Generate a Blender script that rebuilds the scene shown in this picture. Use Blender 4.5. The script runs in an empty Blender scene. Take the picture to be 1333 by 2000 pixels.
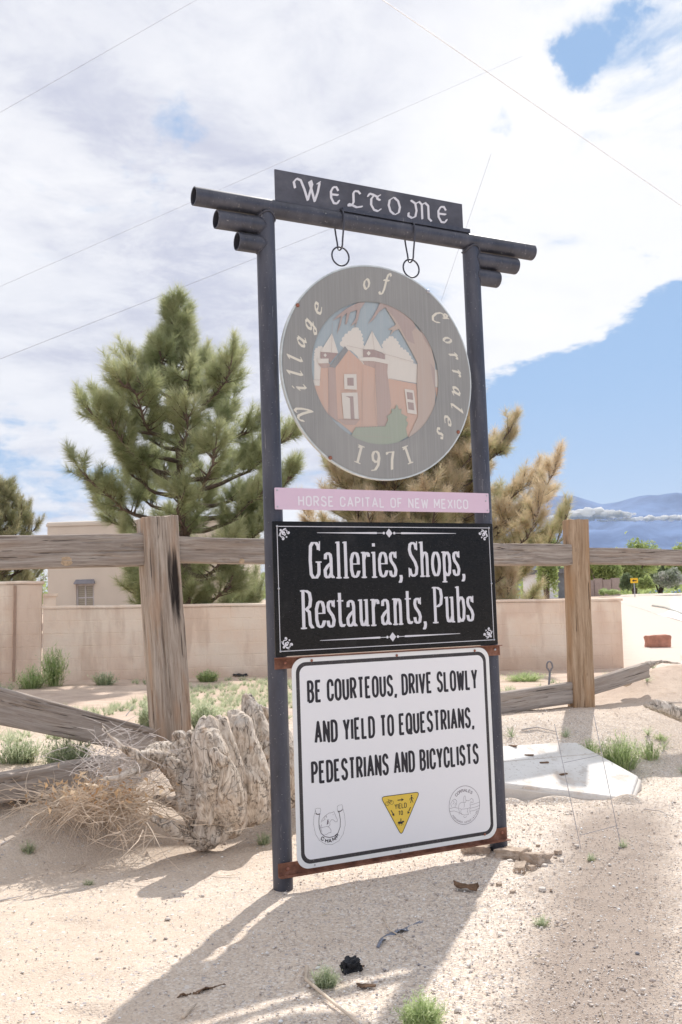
import bpy, math, random
import numpy as np
from mathutils import Vector, Matrix, noise as mnoise
from mathutils.geometry import delaunay_2d_cdt
R = math.radians
rnd = random.Random(7)
S = bpy.context.scene
COL = S.collection

# ------------------------------------------------------------------ camera
FPX, CX, CY, CAM_H = 1944.0, 666.5, 1000.0, 1.2377
PITCH, ROLL = 0.0949, 0.0334
_F = np.array([0, math.cos(PITCH), math.sin(PITCH)])
_U0 = np.array([0, -math.sin(PITCH), math.cos(PITCH)])
_R0 = np.array([1.0, 0, 0])
_R = _R0 * math.cos(ROLL) - _U0 * math.sin(ROLL)
_U = _R0 * math.sin(ROLL) + _U0 * math.cos(ROLL)
_C = np.array([0, 0, CAM_H])
cd = bpy.data.cameras.new('camera')
cam = bpy.data.objects.new('camera', cd); COL.objects.link(cam)
m = Matrix.Identity(4)
for i in range(3):
    m[i][0], m[i][1], m[i][2], m[i][3] = _R[i], _U[i], -_F[i], _C[i]
cam.matrix_world = m
cd.sensor_fit = 'VERTICAL'; cd.sensor_height = 36; cd.sensor_width = 24
cd.lens = 34.99
cd.clip_start = 0.05; cd.clip_end = 60000
cd.dof.use_dof = True; cd.dof.focus_distance = 5.0; cd.dof.aperture_fstop = 9.0
S.camera = cam

# ------------------------------------------------------------------ colour, sun, sky
S.view_settings.view_transform = 'Standard'
S.view_settings.look = 'None'
S.view_settings.exposure = 1.27
S.view_settings.gamma = 1
S.view_settings.use_curve_mapping = False
SUN_EL, SUN_ANG = R(47), R(72.5)          # azimuth measured from +X
sd = Vector((math.cos(SUN_ANG) * math.cos(SUN_EL), math.sin(SUN_ANG) * math.cos(SUN_EL), math.sin(SUN_EL)))
sl = bpy.data.lights.new('sun', 'SUN'); sl.energy = 2.0; sl.angle = R(0.8); sl.color = (1, 0.955, 0.89)
so = bpy.data.objects.new('sun', sl); COL.objects.link(so)
so.rotation_euler = sd.to_track_quat('Z', 'Y').to_euler(); so.location = (0, 0, 20)

W = bpy.data.worlds.new('World'); S.world = W; W.use_nodes = True
W.cycles.sampling_method = 'MANUAL'; W.cycles.sample_map_resolution = 512

class NT:
    def __init__(s, tree): s.t = tree; s.n = tree.nodes; s.l = tree.links
    def new(s, typ, **kw):
        n = s.n.new(typ)
        for k, v in kw.items(): setattr(n, k, v)
        return n
    def put(s, sock, v):
        if hasattr(v, 'is_linked') or isinstance(v, bpy.types.NodeSocket): s.l.new(v, sock)
        elif v is not None:
            if isinstance(v, (tuple, list)) and len(v) == 3 and sock.type == 'RGBA': v = (*v, 1)
            sock.default_value = v
    def math(s, op, a, b=None, c=None, clamp=False):
        n = s.new('ShaderNodeMath', operation=op, use_clamp=clamp)
        s.put(n.inputs[0], a)
        if b is not None: s.put(n.inputs[1], b)
        if c is not None: s.put(n.inputs[2], c)
        return n.outputs[0]
    def vmath(s, op, a, b=None, scale=None):
        n = s.new('ShaderNodeVectorMath', operation=op)
        s.put(n.inputs[0], a)
        if b is not None: s.put(n.inputs[1], b)
        if scale is not None: s.put(n.inputs[3], scale)
        return n.outputs['Value'] if op in ('DOT_PRODUCT', 'LENGTH', 'DISTANCE') else n.outputs[0]
    def noise(s, vec, scale, detail=4, rough=0.55, dist=0.0, col=False):
        n = s.new('ShaderNodeTexNoise')
        if vec is not None: s.l.new(vec, n.inputs['Vector'])
        n.inputs['Scale'].default_value = scale; n.inputs['Detail'].default_value = detail
        n.inputs['Roughness'].default_value = rough; n.inputs['Distortion'].default_value = dist
        return n.outputs['Color' if col else 'Fac']
    def voro(s, vec, scale, feature='F1', out='Distance'):
        n = s.new('ShaderNodeTexVoronoi', feature=feature)
        if vec is not None: s.l.new(vec, n.inputs['Vector'])
        n.inputs['Scale'].default_value = scale
        return n.outputs[out]
    def map(s, v, a, b, c=0.0, d=1.0, smooth=True):
        n = s.new('ShaderNodeMapRange')
        n.interpolation_type = 'SMOOTHSTEP' if smooth else 'LINEAR'
        s.put(n.inputs[0], v)
        for i, x in enumerate((a, b, c, d)): s.put(n.inputs[1 + i], x)
        return n.outputs[0]
    def ramp(s, v, stops):
        n = s.new('ShaderNodeValToRGB'); s.l.new(v, n.inputs[0]); e = n.color_ramp.elements
        while len(e) < len(stops): e.new(0.5)
        for i, (p, c) in enumerate(stops): e[i].position = p; e[i].color = (*c, 1)
        return n.outputs[0]
    def mix(s, f, a, b, mode='MIX'):
        n = s.new('ShaderNodeMix', data_type='RGBA', blend_type=mode)
        s.put(n.inputs[0], f); s.put(n.inputs[6], a); s.put(n.inputs[7], b)
        return n.outputs[2]
    def sep(s, v):
        n = s.new('ShaderNodeSeparateXYZ'); s.l.new(v, n.inputs[0]); return n.outputs
    def comb(s, x, y, z):
        n = s.new('ShaderNodeCombineXYZ')
        for i, v in enumerate((x, y, z)): s.put(n.inputs[i], v)
        return n.outputs[0]
    def scale(s, vec, sc):
        n = s.new('ShaderNodeMapping'); s.l.new(vec, n.inputs[0]); n.inputs['Scale'].default_value = sc
        return n.outputs[0]

def build_sky():
    N = NT(W.node_tree)
    for n in list(N.n): N.n.remove(n)
    out = N.new('ShaderNodeOutputWorld'); bg = N.new('ShaderNodeBackground')
    N.l.new(bg.outputs[0], out.inputs[0])
    sky = N.new('ShaderNodeTexSky', sky_type='NISHITA')
    sky.sun_disc = False; sky.sun_elevation = SUN_EL
    sky.sun_rotation = math.pi / 2 - SUN_ANG
    sky.altitude = 1500; sky.air_density = 1.0; sky.dust_density = 0.6; sky.ozone_density = 1.4
    tc = N.new('ShaderNodeTexCoord').outputs['Generated']
    d = N.vmath('NORMALIZE', tc)
    x, y, z = N.sep(d)
    zc = N.math('MAXIMUM', z, 0.0)
    k = N.math('ADD', zc, 0.16)
    P = N.comb(N.math('DIVIDE', x, k), N.math('DIVIDE', y, k), 3.7)
    w = N.noise(P, 0.9, 3, 0.5, col=True)
    Pw = N.vmath('ADD', P, N.vmath('SCALE', w, scale=0.7))
    cov = N.noise(Pw, 1.35, 9, 0.6)
    det = N.noise(Pw, 3.2, 9, 0.62)
    big = N.noise(P, 0.55, 4, 0.5)
    c = N.math('ADD', N.math('MULTIPLY', cov, 0.62), N.math('MULTIPLY', det, 0.38))
    # clearing low in the eastern sky (right of the frame), other gaps
    el = z
    line = N.math('ADD', 0.168, N.math('MULTIPLY', N.math('SUBTRACT', x, 0.13), 0.42))
    wob = N.math('MULTIPLY', N.math('SUBTRACT', N.noise(P, 2.1, 8, 0.62), 0.5), 0.17)
    lowm = N.map(N.math('ADD', el, wob), N.math('ADD', line, 0.06), N.math('SUBTRACT', line, 0.04))
    rgt = N.map(x, 0.02, 0.12)
    clear = N.math('MULTIPLY', lowm, rgt)
    c = N.math('SUBTRACT', c, N.math('MULTIPLY', clear, 0.55))
    dw = N.vmath('ADD', d, N.vmath('SCALE', N.vmath('SUBTRACT', N.noise(d, 5.5, 8, .62, col=True), (.5, .5, .5)), scale=.30))
    def hole(px, py, rad, amt, c):
        v = _F + _R * (px - CX) / FPX - _U * (py - CY) / FPX
        v = v / np.linalg.norm(v)
        dd = N.vmath('DISTANCE', dw, tuple(v))
        return N.math('SUBTRACT', c, N.math('MULTIPLY', N.map(dd, rad, 0.0), amt))
    for h in [(300, 270, .075, .13), (1200, 50, .07, .13), (1165, 125, .05, .11), (1265, 15, .05, .12), (975, 345, .03, .08),
              (1225, 690, .06, .16), (1160, 715, .05, .12), (1265, 468, .035, .10), (90, 940, .08, .11), (190, 985, .07, .10), (700, 150, .20, -.12)]:
        c = hole(*h, c)
    a = N.map(c, 0.33, 0.45)
    thick = N.map(N.noise(Pw, 1.0, 8, 0.6), 0.34, 0.68)
    g1 = N.map(N.noise(N.vmath('ADD', Pw, (5, 2, 1)), 1.25, 9, 0.62), 0.38, 0.60)
    g2 = N.map(N.noise(N.vmath('ADD', Pw, (1, 7, 3)), 4.6, 10, 0.68), 0.38, 0.62)
    grey = N.math('ADD', N.math('MULTIPLY', g1, .42), N.math('MULTIPLY', g2, N.map(g1, 0.0, 1.0, .22, .58)))
    grey = N.math('MULTIPLY', grey, N.map(x, 0.20, -0.06, 0.38, 1.0))
    cl = N.mix(thick, (3.75, 3.8, 4.02), (4.15, 4.15, 4.25))
    cl = N.mix(grey, cl, (2.45, 2.55, 3.1))
    right = N.map(x, -0.02, 0.2)
    cl = N.mix(N.math('MULTIPLY', right, 0.55), cl, (4.4, 4.38, 4.42))
    hor = N.map(z, 0.0, 0.16, 0.0, 1.0)
    blue = N.mix(hor, (6.2, 7.4, 9.0), sky.outputs[0])
    bl = N.mix(0.92, sky.outputs[0], (1.15, 1.9, 3.05))
    bl = N.mix(N.map(z, 0.24, -0.03, 0.0, 0.7), bl, (1.85, 2.4, 3.35))
    col = N.mix(a, bl, cl)
    N.put(bg.inputs[0], col)
    bg.inputs[1].default_value = 0.1
build_sky()

# ------------------------------------------------------------------ helpers
def ray(px, py): return _F + _R * (px - CX) / FPX - _U * (py - CY) / FPX
def at_z(px, py, z=0.0):
    d = ray(px, py); return Vector(_C + d * (z - CAM_H) / d[2])
def at_y(px, py, Y):
    d = ray(px, py); return Vector(_C + d * Y / d[1])

def tag(o, label=None, cat=None, group=None, kind=None):
    if label: o['label'] = label
    if cat: o['category'] = cat
    if group: o['group'] = group
    if kind: o['kind'] = kind
    return o
def empty(name, loc=(0, 0, 0), rz=0.0):
    o = bpy.data.objects.new(name, None); COL.objects.link(o)
    o.location = loc; o.rotation_euler = (0, 0, rz); o.empty_display_size = 0.1
    return o
def link(name, me, mat=None, parent=None, smooth=False):
    o = bpy.data.objects.new(name, me); COL.objects.link(o)
    if mat is not None and not me.materials: me.materials.append(mat)
    if parent is not None: o.parent = parent
    if smooth: me.polygons.foreach_set('use_smooth', [True] * len(me.polygons))
    return o
def np_mesh(name, V, Fc, attr=None):
    """V (n,3) array, Fc (m,k) array with k = 3 or 4"""
    V = np.asarray(V, np.float32); Fc = np.asarray(Fc, np.int32)
    me = bpy.data.meshes.new(name); k = Fc.shape[1]
    me.vertices.add(len(V)); me.vertices.foreach_set('co', V.ravel())
    me.loops.add(Fc.size); me.loops.foreach_set('vertex_index', Fc.ravel())
    me.polygons.add(len(Fc)); me.polygons.foreach_set('loop_start', np.arange(0, Fc.size, k, dtype=np.int32))
    if attr is not None:
        a = me.attributes.new('tone', 'FLOAT', 'POINT'); a.data.foreach_set('value', np.asarray(attr, np.float32))
    me.update(calc_edges=True); me.validate()
    return me

class MB:
    def __init__(s): s.v = []; s.f = []; s.a = []
    def add(s, vs, fs, tone=0.5):
        o = len(s.v); s.v += [tuple(v) for v in vs]; s.f += [tuple(i + o for i in f) for f in fs]
        s.a += [tone] * len(vs); return s
    def box(s, x0, x1, y0, y1, z0, z1, tone=.5):
        vs = [(x, y, z) for z in (z0, z1) for y in (y0, y1) for x in (x0, x1)]
        return s.add(vs, [(0, 2, 3, 1), (4, 5, 7, 6), (0, 1, 5, 4), (2, 6, 7, 3), (0, 4, 6, 2), (1, 3, 7, 5)], tone)
    def tube(s, pts, rad, n=8, caps=True, tone=.5, closed=False):
        pts = [Vector(p) for p in pts]; m = len(pts)
        if not hasattr(rad, '__len__'): rad = [rad] * m
        vs = []; prev = None
        for i, p in enumerate(pts):
            if closed: t = pts[(i + 1) % m] - pts[i - 1]
            else: t = pts[min(i + 1, m - 1)] - pts[max(i - 1, 0)]
            t.normalize()
            if prev is None:
                u = t.orthogonal().normalized()
            else:
                u = (prev - t * prev.dot(t)).normalized()
            prev = u; w = t.cross(u)
            for k in range(n):
                a = 2 * math.pi * k / n
                vs.append(p + (u * math.cos(a) + w * math.sin(a)) * rad[i])
        fs = []
        for i in range(m if closed else m - 1):
            j = (i + 1) % m
            for k in range(n):
                k2 = (k + 1) % n
                fs.append((i * n + k, i * n + k2, j * n + k2, j * n + k))
        if caps and not closed:
            fs.append(tuple(range(n - 1, -1, -1))); fs.append(tuple((m - 1) * n + k for k in range(n)))
        return s.add(vs, fs, tone)
    def pipe(s, p0, p1, ro, ri, n=28, depth=0.25):
        """open pipe with wall thickness and a dark bore"""
        p0, p1 = Vector(p0), Vector(p1); depth = min(depth, (p1 - p0).length * .4); t = (p1 - p0).normalized(); u = t.orthogonal().normalized(); w = t.cross(u)
        rings = [(p0 + t * depth, ri), (p0, ri), (p0, ro), (p1, ro), (p1, ri), (p1 - t * depth, ri)]
        vs = []
        for p, r in rings:
            for k in range(n):
                a = 2 * math.pi * k / n; vs.append(p + (u * math.cos(a) + w * math.sin(a)) * r)
        fs = []
        for i in range(5):
            for k in range(n):
                k2 = (k + 1) % n; fs.append((i * n + k, i * n + k2, (i + 1) * n + k2, (i + 1) * n + k))
        fs.append(tuple(range(n))); fs.append(tuple(5 * n + k for k in range(n))[::-1])
        return s.add(vs, fs)
    def build(s, name, mat, parent=None, smooth=False, tone=False):
        me = bpy.data.meshes.new(name); me.from_pydata(s.v, [], s.f)
        if tone:
            a = me.attributes.new('tone', 'FLOAT', 'POINT'); a.data.foreach_set('value', s.a)
        me.update()
        return link(name, me, mat, parent, smooth)

def shade_by_angle(o, ang=35):
    me = o.data
    me.polygons.foreach_set('use_smooth', [True] * len(me.polygons))
    me.set_sharp_from_angle(angle=R(ang))
    return o

# numpy value noise ---------------------------------------------------------
_rs = np.random.RandomState(3)
_perm = _rs.permutation(4096); _val = _rs.rand(4096)
def vnoise(x, y, z=None):
    x = np.asarray(x, float); y = np.asarray(y, float)
    z = np.zeros_like(x) if z is None else np.asarray(z, float)
    xi, yi, zi = np.floor(x).astype(int), np.floor(y).astype(int), np.floor(z).astype(int)
    fx, fy, fz = x - xi, y - yi, z - zi
    fx, fy, fz = [t * t * (3 - 2 * t) for t in (fx, fy, fz)]
    def h(a, b, c): return _val[_perm[(_perm[(_perm[a & 4095] + b) & 4095] + c) & 4095]]
    r = 0
    for i in (0, 1):
        for j in (0, 1):
            for k in (0, 1):
                r = r + h(xi + i, yi + j, zi + k) * (fx if i else 1 - fx) * (fy if j else 1 - fy) * (fz if k else 1 - fz)
    return r
def fbm(x, y, z=None, o=4):
    r = 0; a = .5; s = 1.0
    for i in range(o):
        r = r + a * (vnoise(x * s + 17.3 * i, y * s + 5.1 * i, None if z is None else z * s) - .5); a *= .5; s *= 2.03
    return r
def sstep(a, b, x):
    t = np.clip((x - a) / (b - a), 0, 1); return t * t * (3 - 2 * t)

# ground height ---------------------------------------------------------------
YAW = 0.4794
SIGN_X, SIGN_Y = -0.3146, 4.4982
FENCE_L = (-1.17, 6.5); FN = (-math.sin(YAW), math.cos(YAW)); FD = (math.cos(YAW), math.sin(YAW))
def G(x, y):
    x = np.asarray(x, float); y = np.asarray(y, float)
    s = (x - FENCE_L[0]) * FN[0] + (y - FENCE_L[1]) * FN[1]
    far = 0.17 - 0.028 * np.clip(x + 3, -8, 14)
    rise = sstep(-1.25, -0.12, s)
    z = 0.385 * rise
    b = sstep(0.3, 6.0, s)
    z = z * (1 - b) + far * b
    z = z + 1.62 * sstep(20, 64, y)
    z = z + .24 * np.exp(-(((x - 3.0) / .75) ** 2 + ((y - 8.95) / .6) ** 2))
    near = 1 - sstep(10, 18, y)
    z = z + near * (0.035 * fbm(x * 1.1, y * 1.1, o=3) * 1.6 + 0.012 * fbm(x * 5, y * 5, o=3)) * sstep(0.0, 1.2, np.hypot(x - .25, y - 4.8) * .8 + .25)
    z = z + sstep(9, 20, y) * .12 * fbm(x * .35, y * .35, o=3)
    return z
def Gz(x, y): return float(G(x, y))
def ground_at(px, py, z0=0.2):
    """the point of the ground seen at a pixel of the photograph"""
    d = ray(px, py); t = 2.0; st = .05
    while t < 400:
        p = _C + d * t
        if p[2] < Gz(p[0], p[1]): break
        st = .02 + t * .01; t += st
    lo, hi = t - st, t
    for _ in range(14):
        t = (lo + hi) / 2; p = _C + d * t
        if p[2] < Gz(p[0], p[1]): hi = t
        else: lo = t
    return Vector((p[0], p[1], Gz(p[0], p[1])))
# ------------------------------------------------------------------ materials
def mat(name, fn):
    m = bpy.data.materials.new(name); m.use_nodes = True
    N = NT(m.node_tree); b = N.n['Principled BSDF']; b.inputs['Specular IOR Level'].default_value = 0.3
    fn(N, b); return m
def bump(N, b, h, strength=0.4, dist=0.01):
    n = N.new('ShaderNodeBump'); n.inputs['Strength'].default_value = strength; n.inputs['Distance'].default_value = dist
    N.l.new(h, n.inputs['Height']); N.l.new(n.outputs[0], b.inputs['Normal'])
def coords(N, w='Object'): return N.new('ShaderNodeTexCoord').outputs[w]
def attr(N, n='tone'):
    a = N.new('ShaderNodeAttribute'); a.attribute_name = n; return a.outputs['Fac']

def m_plain(name, col, rough=.6, metal=0, var=.12, scale=8, bmp=0, spec=.3):
    def f(N, b):
        c = coords(N); n = N.noise(c, scale, 5)
        lo = tuple(x * (1 - var) for x in col); hi = tuple(min(1, x * (1 + var)) for x in col)
        N.put(b.inputs['Base Color'], N.ramp(n, [(.3, lo), (.7, hi)]))
        b.inputs['Roughness'].default_value = rough; b.inputs['Metallic'].default_value = metal
        b.inputs['Specular IOR Level'].default_value = spec
        if bmp: bump(N, b, N.noise(c, scale * 6, 4), bmp, .01)
    return mat(name, f)

def f_ground(N, b):
    c = coords(N); x, y, z = N.sep(c)
    big = N.noise(c, .55, 5, .6); med = N.noise(c, 3.2, 6, .6); fine = N.noise(c, 60, 4, .6)
    v1 = N.voro(c, 130, 'F1', 'Color'); v2 = N.voro(c, 48, 'F1', 'Color'); v2d = N.voro(c, 48, 'F1', 'Distance')
    sand = N.mix(N.map(big, .35, .65), (.60, .485, .385), (.65, .545, .445))
    sand = N.mix(N.map(med, .35, .7), sand, (.55, .445, .355))
    # grains
    g = N.new('ShaderNodeSeparateColor'); N.l.new(v1, g.inputs[0]); gr = g.outputs[0]; gb = g.outputs[1]
    grain = N.ramp(gr, [(0, (.34, .31, .30)), (.18, (.53, .45, .39)), (.5, (.67, .57, .475)), (.8, (.77, .685, .59)), (1, (.84, .82, .80))])
    # gravelly zone right of and before the sign, finer sand to the left and rear
    gz = N.map(N.math('ADD', N.math('MULTIPLY', x, .5), N.math('MULTIPLY', N.math('SUBTRACT', big, .5), 1.6)), -.7, .35, .25, .8)
    near = N.map(y, 9.5, 6.5)
    gz = N.math('MULTIPLY', gz, near)
    col = N.mix(gz, sand, grain)
    g2 = N.new('ShaderNodeSeparateColor'); N.l.new(v2, g2.inputs[0])
    stone = N.math('MULTIPLY', N.map(g2.outputs[2], .86, .9), N.map(v2d, .42, .3))
    stcol = N.ramp(g2.outputs[0], [(0, (.36, .34, .36)), (.5, (.52, .46, .43)), (1, (.78, .74, .70))])
    col = N.mix(N.math('MULTIPLY', stone, N.math('MULTIPLY', near, .8)), col, stcol)
    # darker, slightly greyer band of ground on the right
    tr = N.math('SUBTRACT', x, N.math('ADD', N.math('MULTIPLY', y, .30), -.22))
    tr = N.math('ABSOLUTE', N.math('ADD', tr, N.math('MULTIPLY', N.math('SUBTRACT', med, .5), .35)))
    band = N.math('MULTIPLY', N.map(tr, .42, .12), N.map(y, 6.6, 5.6))
    col = N.mix(N.math('MULTIPLY', band, .9), col, (.33, .27, .23))
    # reddish dirt behind the fence
    dirt = N.map(y, 7.2, 9.5); col = N.mix(N.math('MULTIPLY', dirt, .7), col, N.mix(N.map(med, .4, .65), (.60, .47, .385), (.47, .35, .285)))
    litter = N.map(N.noise(N.scale(c, (1, 3, 1)), 14, 6, .75), .60, .68)
    col = N.mix(N.math('MULTIPLY', litter, N.math('MULTIPLY', N.map(y, 5.2, 7.0), .5)), col, (.36, .27, .2))
    # pale packed gravel lot on the far right, fields beyond
    lot = N.math('MULTIPLY', N.map(N.math('SUBTRACT', x, N.math('MULTIPLY', y, .262)), -.2, .9), N.map(y, 13, 20))
    col = N.mix(lot, col, (.66, .57, .50))
    col = N.mix(N.map(y, 70, 110), col, (.16, .17, .09))
    N.put(b.inputs['Base Color'], col); b.inputs['Roughness'].default_value = .95; b.inputs['Specular IOR Level'].default_value = .12
    h = N.math('ADD', N.math('MULTIPLY', N.math('SUBTRACT', 1, N.voro(c, 130, 'F1')), .5), N.math('ADD', N.math('MULTIPLY', fine, .5), N.math('MULTIPLY', N.noise(c, 14, 5), 1.2)))
    bump(N, b, h, .55, .012)
M = {}
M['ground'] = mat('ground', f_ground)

def wood(name, dark, mid, light, warm=None, char=None, wamt=.5):
    """weathered timber, grain along local Z"""
    def f(N, b):
        c = coords(N); wn = N.noise(N.scale(c, (3, 3, 1.2)), 1.5, 3, .5, col=True)
        cw = N.vmath('ADD', c, N.vmath('SCALE', wn, scale=.055))
        g1 = N.noise(N.scale(cw, (60, 60, 2.2)), 1, 6, .7); g2 = N.noise(N.scale(cw, (170, 170, 5)), 1, 4, .7)
        g3 = N.noise(N.scale(cw, (22, 22, 1.1)), 1, 4, .6)
        t = N.math('ADD', N.math('MULTIPLY', g1, .5), N.math('ADD', N.math('MULTIPLY', g2, .25), N.math('MULTIPLY', g3, .25)))
        col = N.ramp(t, [(.30, dark), (.46, mid), (.60, light), (.72, tuple(min(1, x * 1.12) for x in light))])
        crack = N.map(N.noise(N.scale(cw, (75, 75, 1.6)), 1, 2, .5), .345, .30)
        col = N.mix(N.math('MULTIPLY', crack, .8), col, tuple(x * .33 for x in dark))
        if warm: col = N.mix(N.math('MULTIPLY', N.map(N.noise(N.scale(c, (9, 9, 1.6)), 1, 5, .6), .45, .66), wamt), col, warm, 'MIX')
        if char:
            (cx_, cz, rx, rz) = char
            xx, yy, zz = N.sep(c)
            e = N.math('ADD', N.math('POWER', N.math('DIVIDE', N.math('SUBTRACT', xx, cx_), rx), 2), N.math('POWER', N.math('DIVIDE', N.math('SUBTRACT', zz, cz), rz), 2))
            e = N.math('ADD', e, N.math('MULTIPLY', N.math('SUBTRACT', g3, .5), 2.2))
            e = N.math('ADD', e, N.math('MULTIPLY', N.math('SUBTRACT', g1, .5), 1.0))
            col = N.mix(N.math('MULTIPLY', N.map(e, 1.1, .25), .96), col, (.018, .015, .015))
        N.put(b.inputs['Base Color'], col); b.inputs['Roughness'].default_value = .88; b.inputs['Specular IOR Level'].default_value = .15
        bump(N, b, N.math('SUBTRACT', t, N.math('MULTIPLY', crack, .4)), .7, .012)
    return mat(name, f)
M['wood_post'] = wood('weathered_post_wood', (.14, .105, .085), (.34, .275, .225), (.54, .465, .40), (.46, .28, .17), (.060, 1.30, .042, .30), .5)
M['wood_post2'] = wood('brown_post_wood', (.13, .08, .05), (.35, .24, .155), (.54, .40, .285), (.40, .235, .12), None, .6)
M['wood_rail'] = wood('weathered_rail_wood', (.12, .095, .082), (.31, .26, .225), (.49, .43, .38), (.36, .25, .17), None, .35)
M['wood_grey'] = wood('grey_fallen_wood', (.16, .13, .115), (.34, .29, .255), (.50, .44, .395), (.40, .31, .23), None, .3)

def f_stump(N, b):
    c = coords(N)
    sw = N.noise(c, 2.6, 3, .5, col=True); cw = N.vmath('ADD', c, N.vmath('SCALE', sw, scale=.30))
    g = N.noise(N.scale(cw, (26, 26, 4)), 1.5, 7, .7); g2 = N.noise(c, 6, 6, .65); g3 = N.noise(N.scale(cw, (70, 70, 9)), 1.3, 4, .6)
    t = N.math('ADD', N.math('MULTIPLY', g, .65), N.math('MULTIPLY', g3, .35))
    col = N.ramp(t, [(.32, (.20, .15, .11)), (.42, (.47, .39, .32)), (.53, (.68, .60, .52)), (.66, (.84, .78, .70))])
    col = N.mix(N.math('MULTIPLY', N.map(g2, .54, .68), .6), col, (.36, .22, .12))
    col = N.mix(N.math('MULTIPLY', N.map(N.noise(c, 9, 5, .6), .56, .70), .55), col, (.50, .485, .47))
    def lines(sc, wd, m0, m1, off):
        q = N.noise(N.vmath('ADD', N.scale(cw, sc), (off, off, off)), 1, 3, .55)
        return N.math('MULTIPLY', N.map(N.math('ABSOLUTE', N.math('SUBTRACT', q, .5)), wd, 0.0), N.map(N.noise(N.vmath('ADD', c, (off, 0, 0)), 6, 3, .6), m0, m1))
    hair = N.math('MAXIMUM', lines((13, 13, 2.2), .012, .40, .52, 3), N.math('MAXIMUM', lines((8, 8, 30), .016, .46, .58, 11), lines((34, 34, 6), .02, .48, .6, 7)))
    col = N.mix(N.math('MULTIPLY', hair, .6), col, (.10, .07, .05))
    col = N.mix(N.math('MULTIPLY', N.map(attr(N), .2, .9), .65), col, (.10, .075, .055))
    N.put(b.inputs['Base Color'], col); b.inputs['Roughness'].default_value = .9; b.inputs['Specular IOR Level'].default_value = .12
    bump(N, b, N.math('SUBTRACT', t, N.math('MULTIPLY', hair, .9)), .9, .012)
M['stump'] = mat('weathered_root_wood', f_stump)

def f_pipe(N, b):
    c = coords(N); n = N.noise(N.scale(c, (14, 14, 3)), 1, 6, .65); sc = N.noise(N.scale(c, (60, 60, 6)), 1, 3, .6)
    col = N.ramp(n, [(.3, (.048, .050, .064)), (.5, (.072, .075, .098)), (.72, (.110, .112, .135))])
    col = N.mix(N.math('MULTIPLY', N.map(sc, .66, .72), .5), col, (.32, .31, .31))
    spk = N.map(N.noise(c, 140, 2, .5), .70, .74); col = N.mix(N.math('MULTIPLY', spk, .6), col, (.5, .48, .46))
    N.put(b.inputs['Base Color'], col); b.inputs['Metallic'].default_value = .35
    N.put(b.inputs['Roughness'], N.map(n, .3, .7, .36, .52)); b.inputs['Specular IOR Level'].default_value = .5
    bump(N, b, N.noise(c, 90, 3), .08, .004)
M['pipe'] = mat('dark_painted_steel', f_pipe)
M['bore'] = m_plain('pipe_bore', (.05, .045, .045), .8)
def f_plate(N, b):
    c = coords(N); n = N.noise(N.scale(c, (6, 6, 9)), 1, 6, .65)
    N.put(b.inputs['Base Color'], N.ramp(n, [(.3, (.075, .075, .09)), (.55, (.11, .11, .132)), (.75, (.17, .165, .175))]))
    b.inputs['Roughness'].default_value = .5; b.inputs['Metallic'].default_value = .2
M['plate'] = mat('scuffed_name_plate_steel', f_plate)
def f_rust(N, b):
    c = coords(N); n = N.noise(c, 16, 6, .7)
    N.put(b.inputs['Base Color'], N.ramp(n, [(.3, (.10, .045, .032)), (.5, (.22, .095, .06)), (.7, (.34, .18, .13)), (.8, (.42, .27, .22))]))
    b.inputs['Roughness'].default_value = .75; bump(N, b, n, .3, .004)
M['rust'] = mat('rusty_angle_iron', f_rust)
M['rust_bolt'] = m_plain('rusty_bolt', (.30, .13, .09), .7, .2, .3, 60)
M['steel_screw'] = m_plain('zinc_screw', (.5, .5, .53), .4, .7, .1, 60)

def print_mat(name, col, rough=.45, streak=.10, spec=.4, dust=0.0):
    """flat print on sheet metal: faint vertical weather streaks and dust"""
    def f(N, b):
        c = coords(N); s = N.noise(N.scale(c, (70, 70, 2.0)), 1, 4, .7); n = N.noise(c, 5, 5, .6)
        base = tuple(col)
        cc = N.mix(N.math('MULTIPLY', N.map(s, .35, .72), streak), base, tuple(min(.9, x * .55 + .3) for x in col))
        cc = N.mix(N.math('MULTIPLY', N.map(n, .4, .7), streak * .6), cc, tuple(x * .8 for x in col))
        if dust:
            cc = N.mix(N.math('MULTIPLY', N.map(N.noise(c, 220, 2, .5), .66, .72), dust), cc, (.5, .45, .4))
        N.put(b.inputs['Base Color'], cc); b.inputs['Roughness'].default_value = rough
        b.inputs['Specular IOR Level'].default_value = spec
    return mat(name, f)
M['white_face'] = print_mat('white_reflective_sheet', (.87, .86, .88), .4, .04)
M['white_edge'] = print_mat('white_sheet_margin', (.86, .86, .85), .45, .05)
M['black_ink'] = print_mat('black_ink', (.028, .026, .034), .45, .02, .3)
M['black_border'] = print_mat('black_border_ink', (.05, .045, .048), .5, .05, .3, .5)
M['grey_ink'] = print_mat('grey_line_ink', (.12, .10, .11), .5, .02)
M['purple_ink'] = print_mat('purple_grey_ink', (.19, .15, .18), .5, .02)
M['white_ink'] = print_mat('white_ink', (.72, .71, .76), .5, .03)
M['yellow'] = print_mat('yellow_sheet', (.83, .58, .08), .45, .03)
M['pink'] = print_mat('faded_pink_sheet', (.74, .555, .68), .4, .10)
M['pink_letter'] = print_mat('pale_letter_sheet', (.85, .80, .86), .4, .03)
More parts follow.
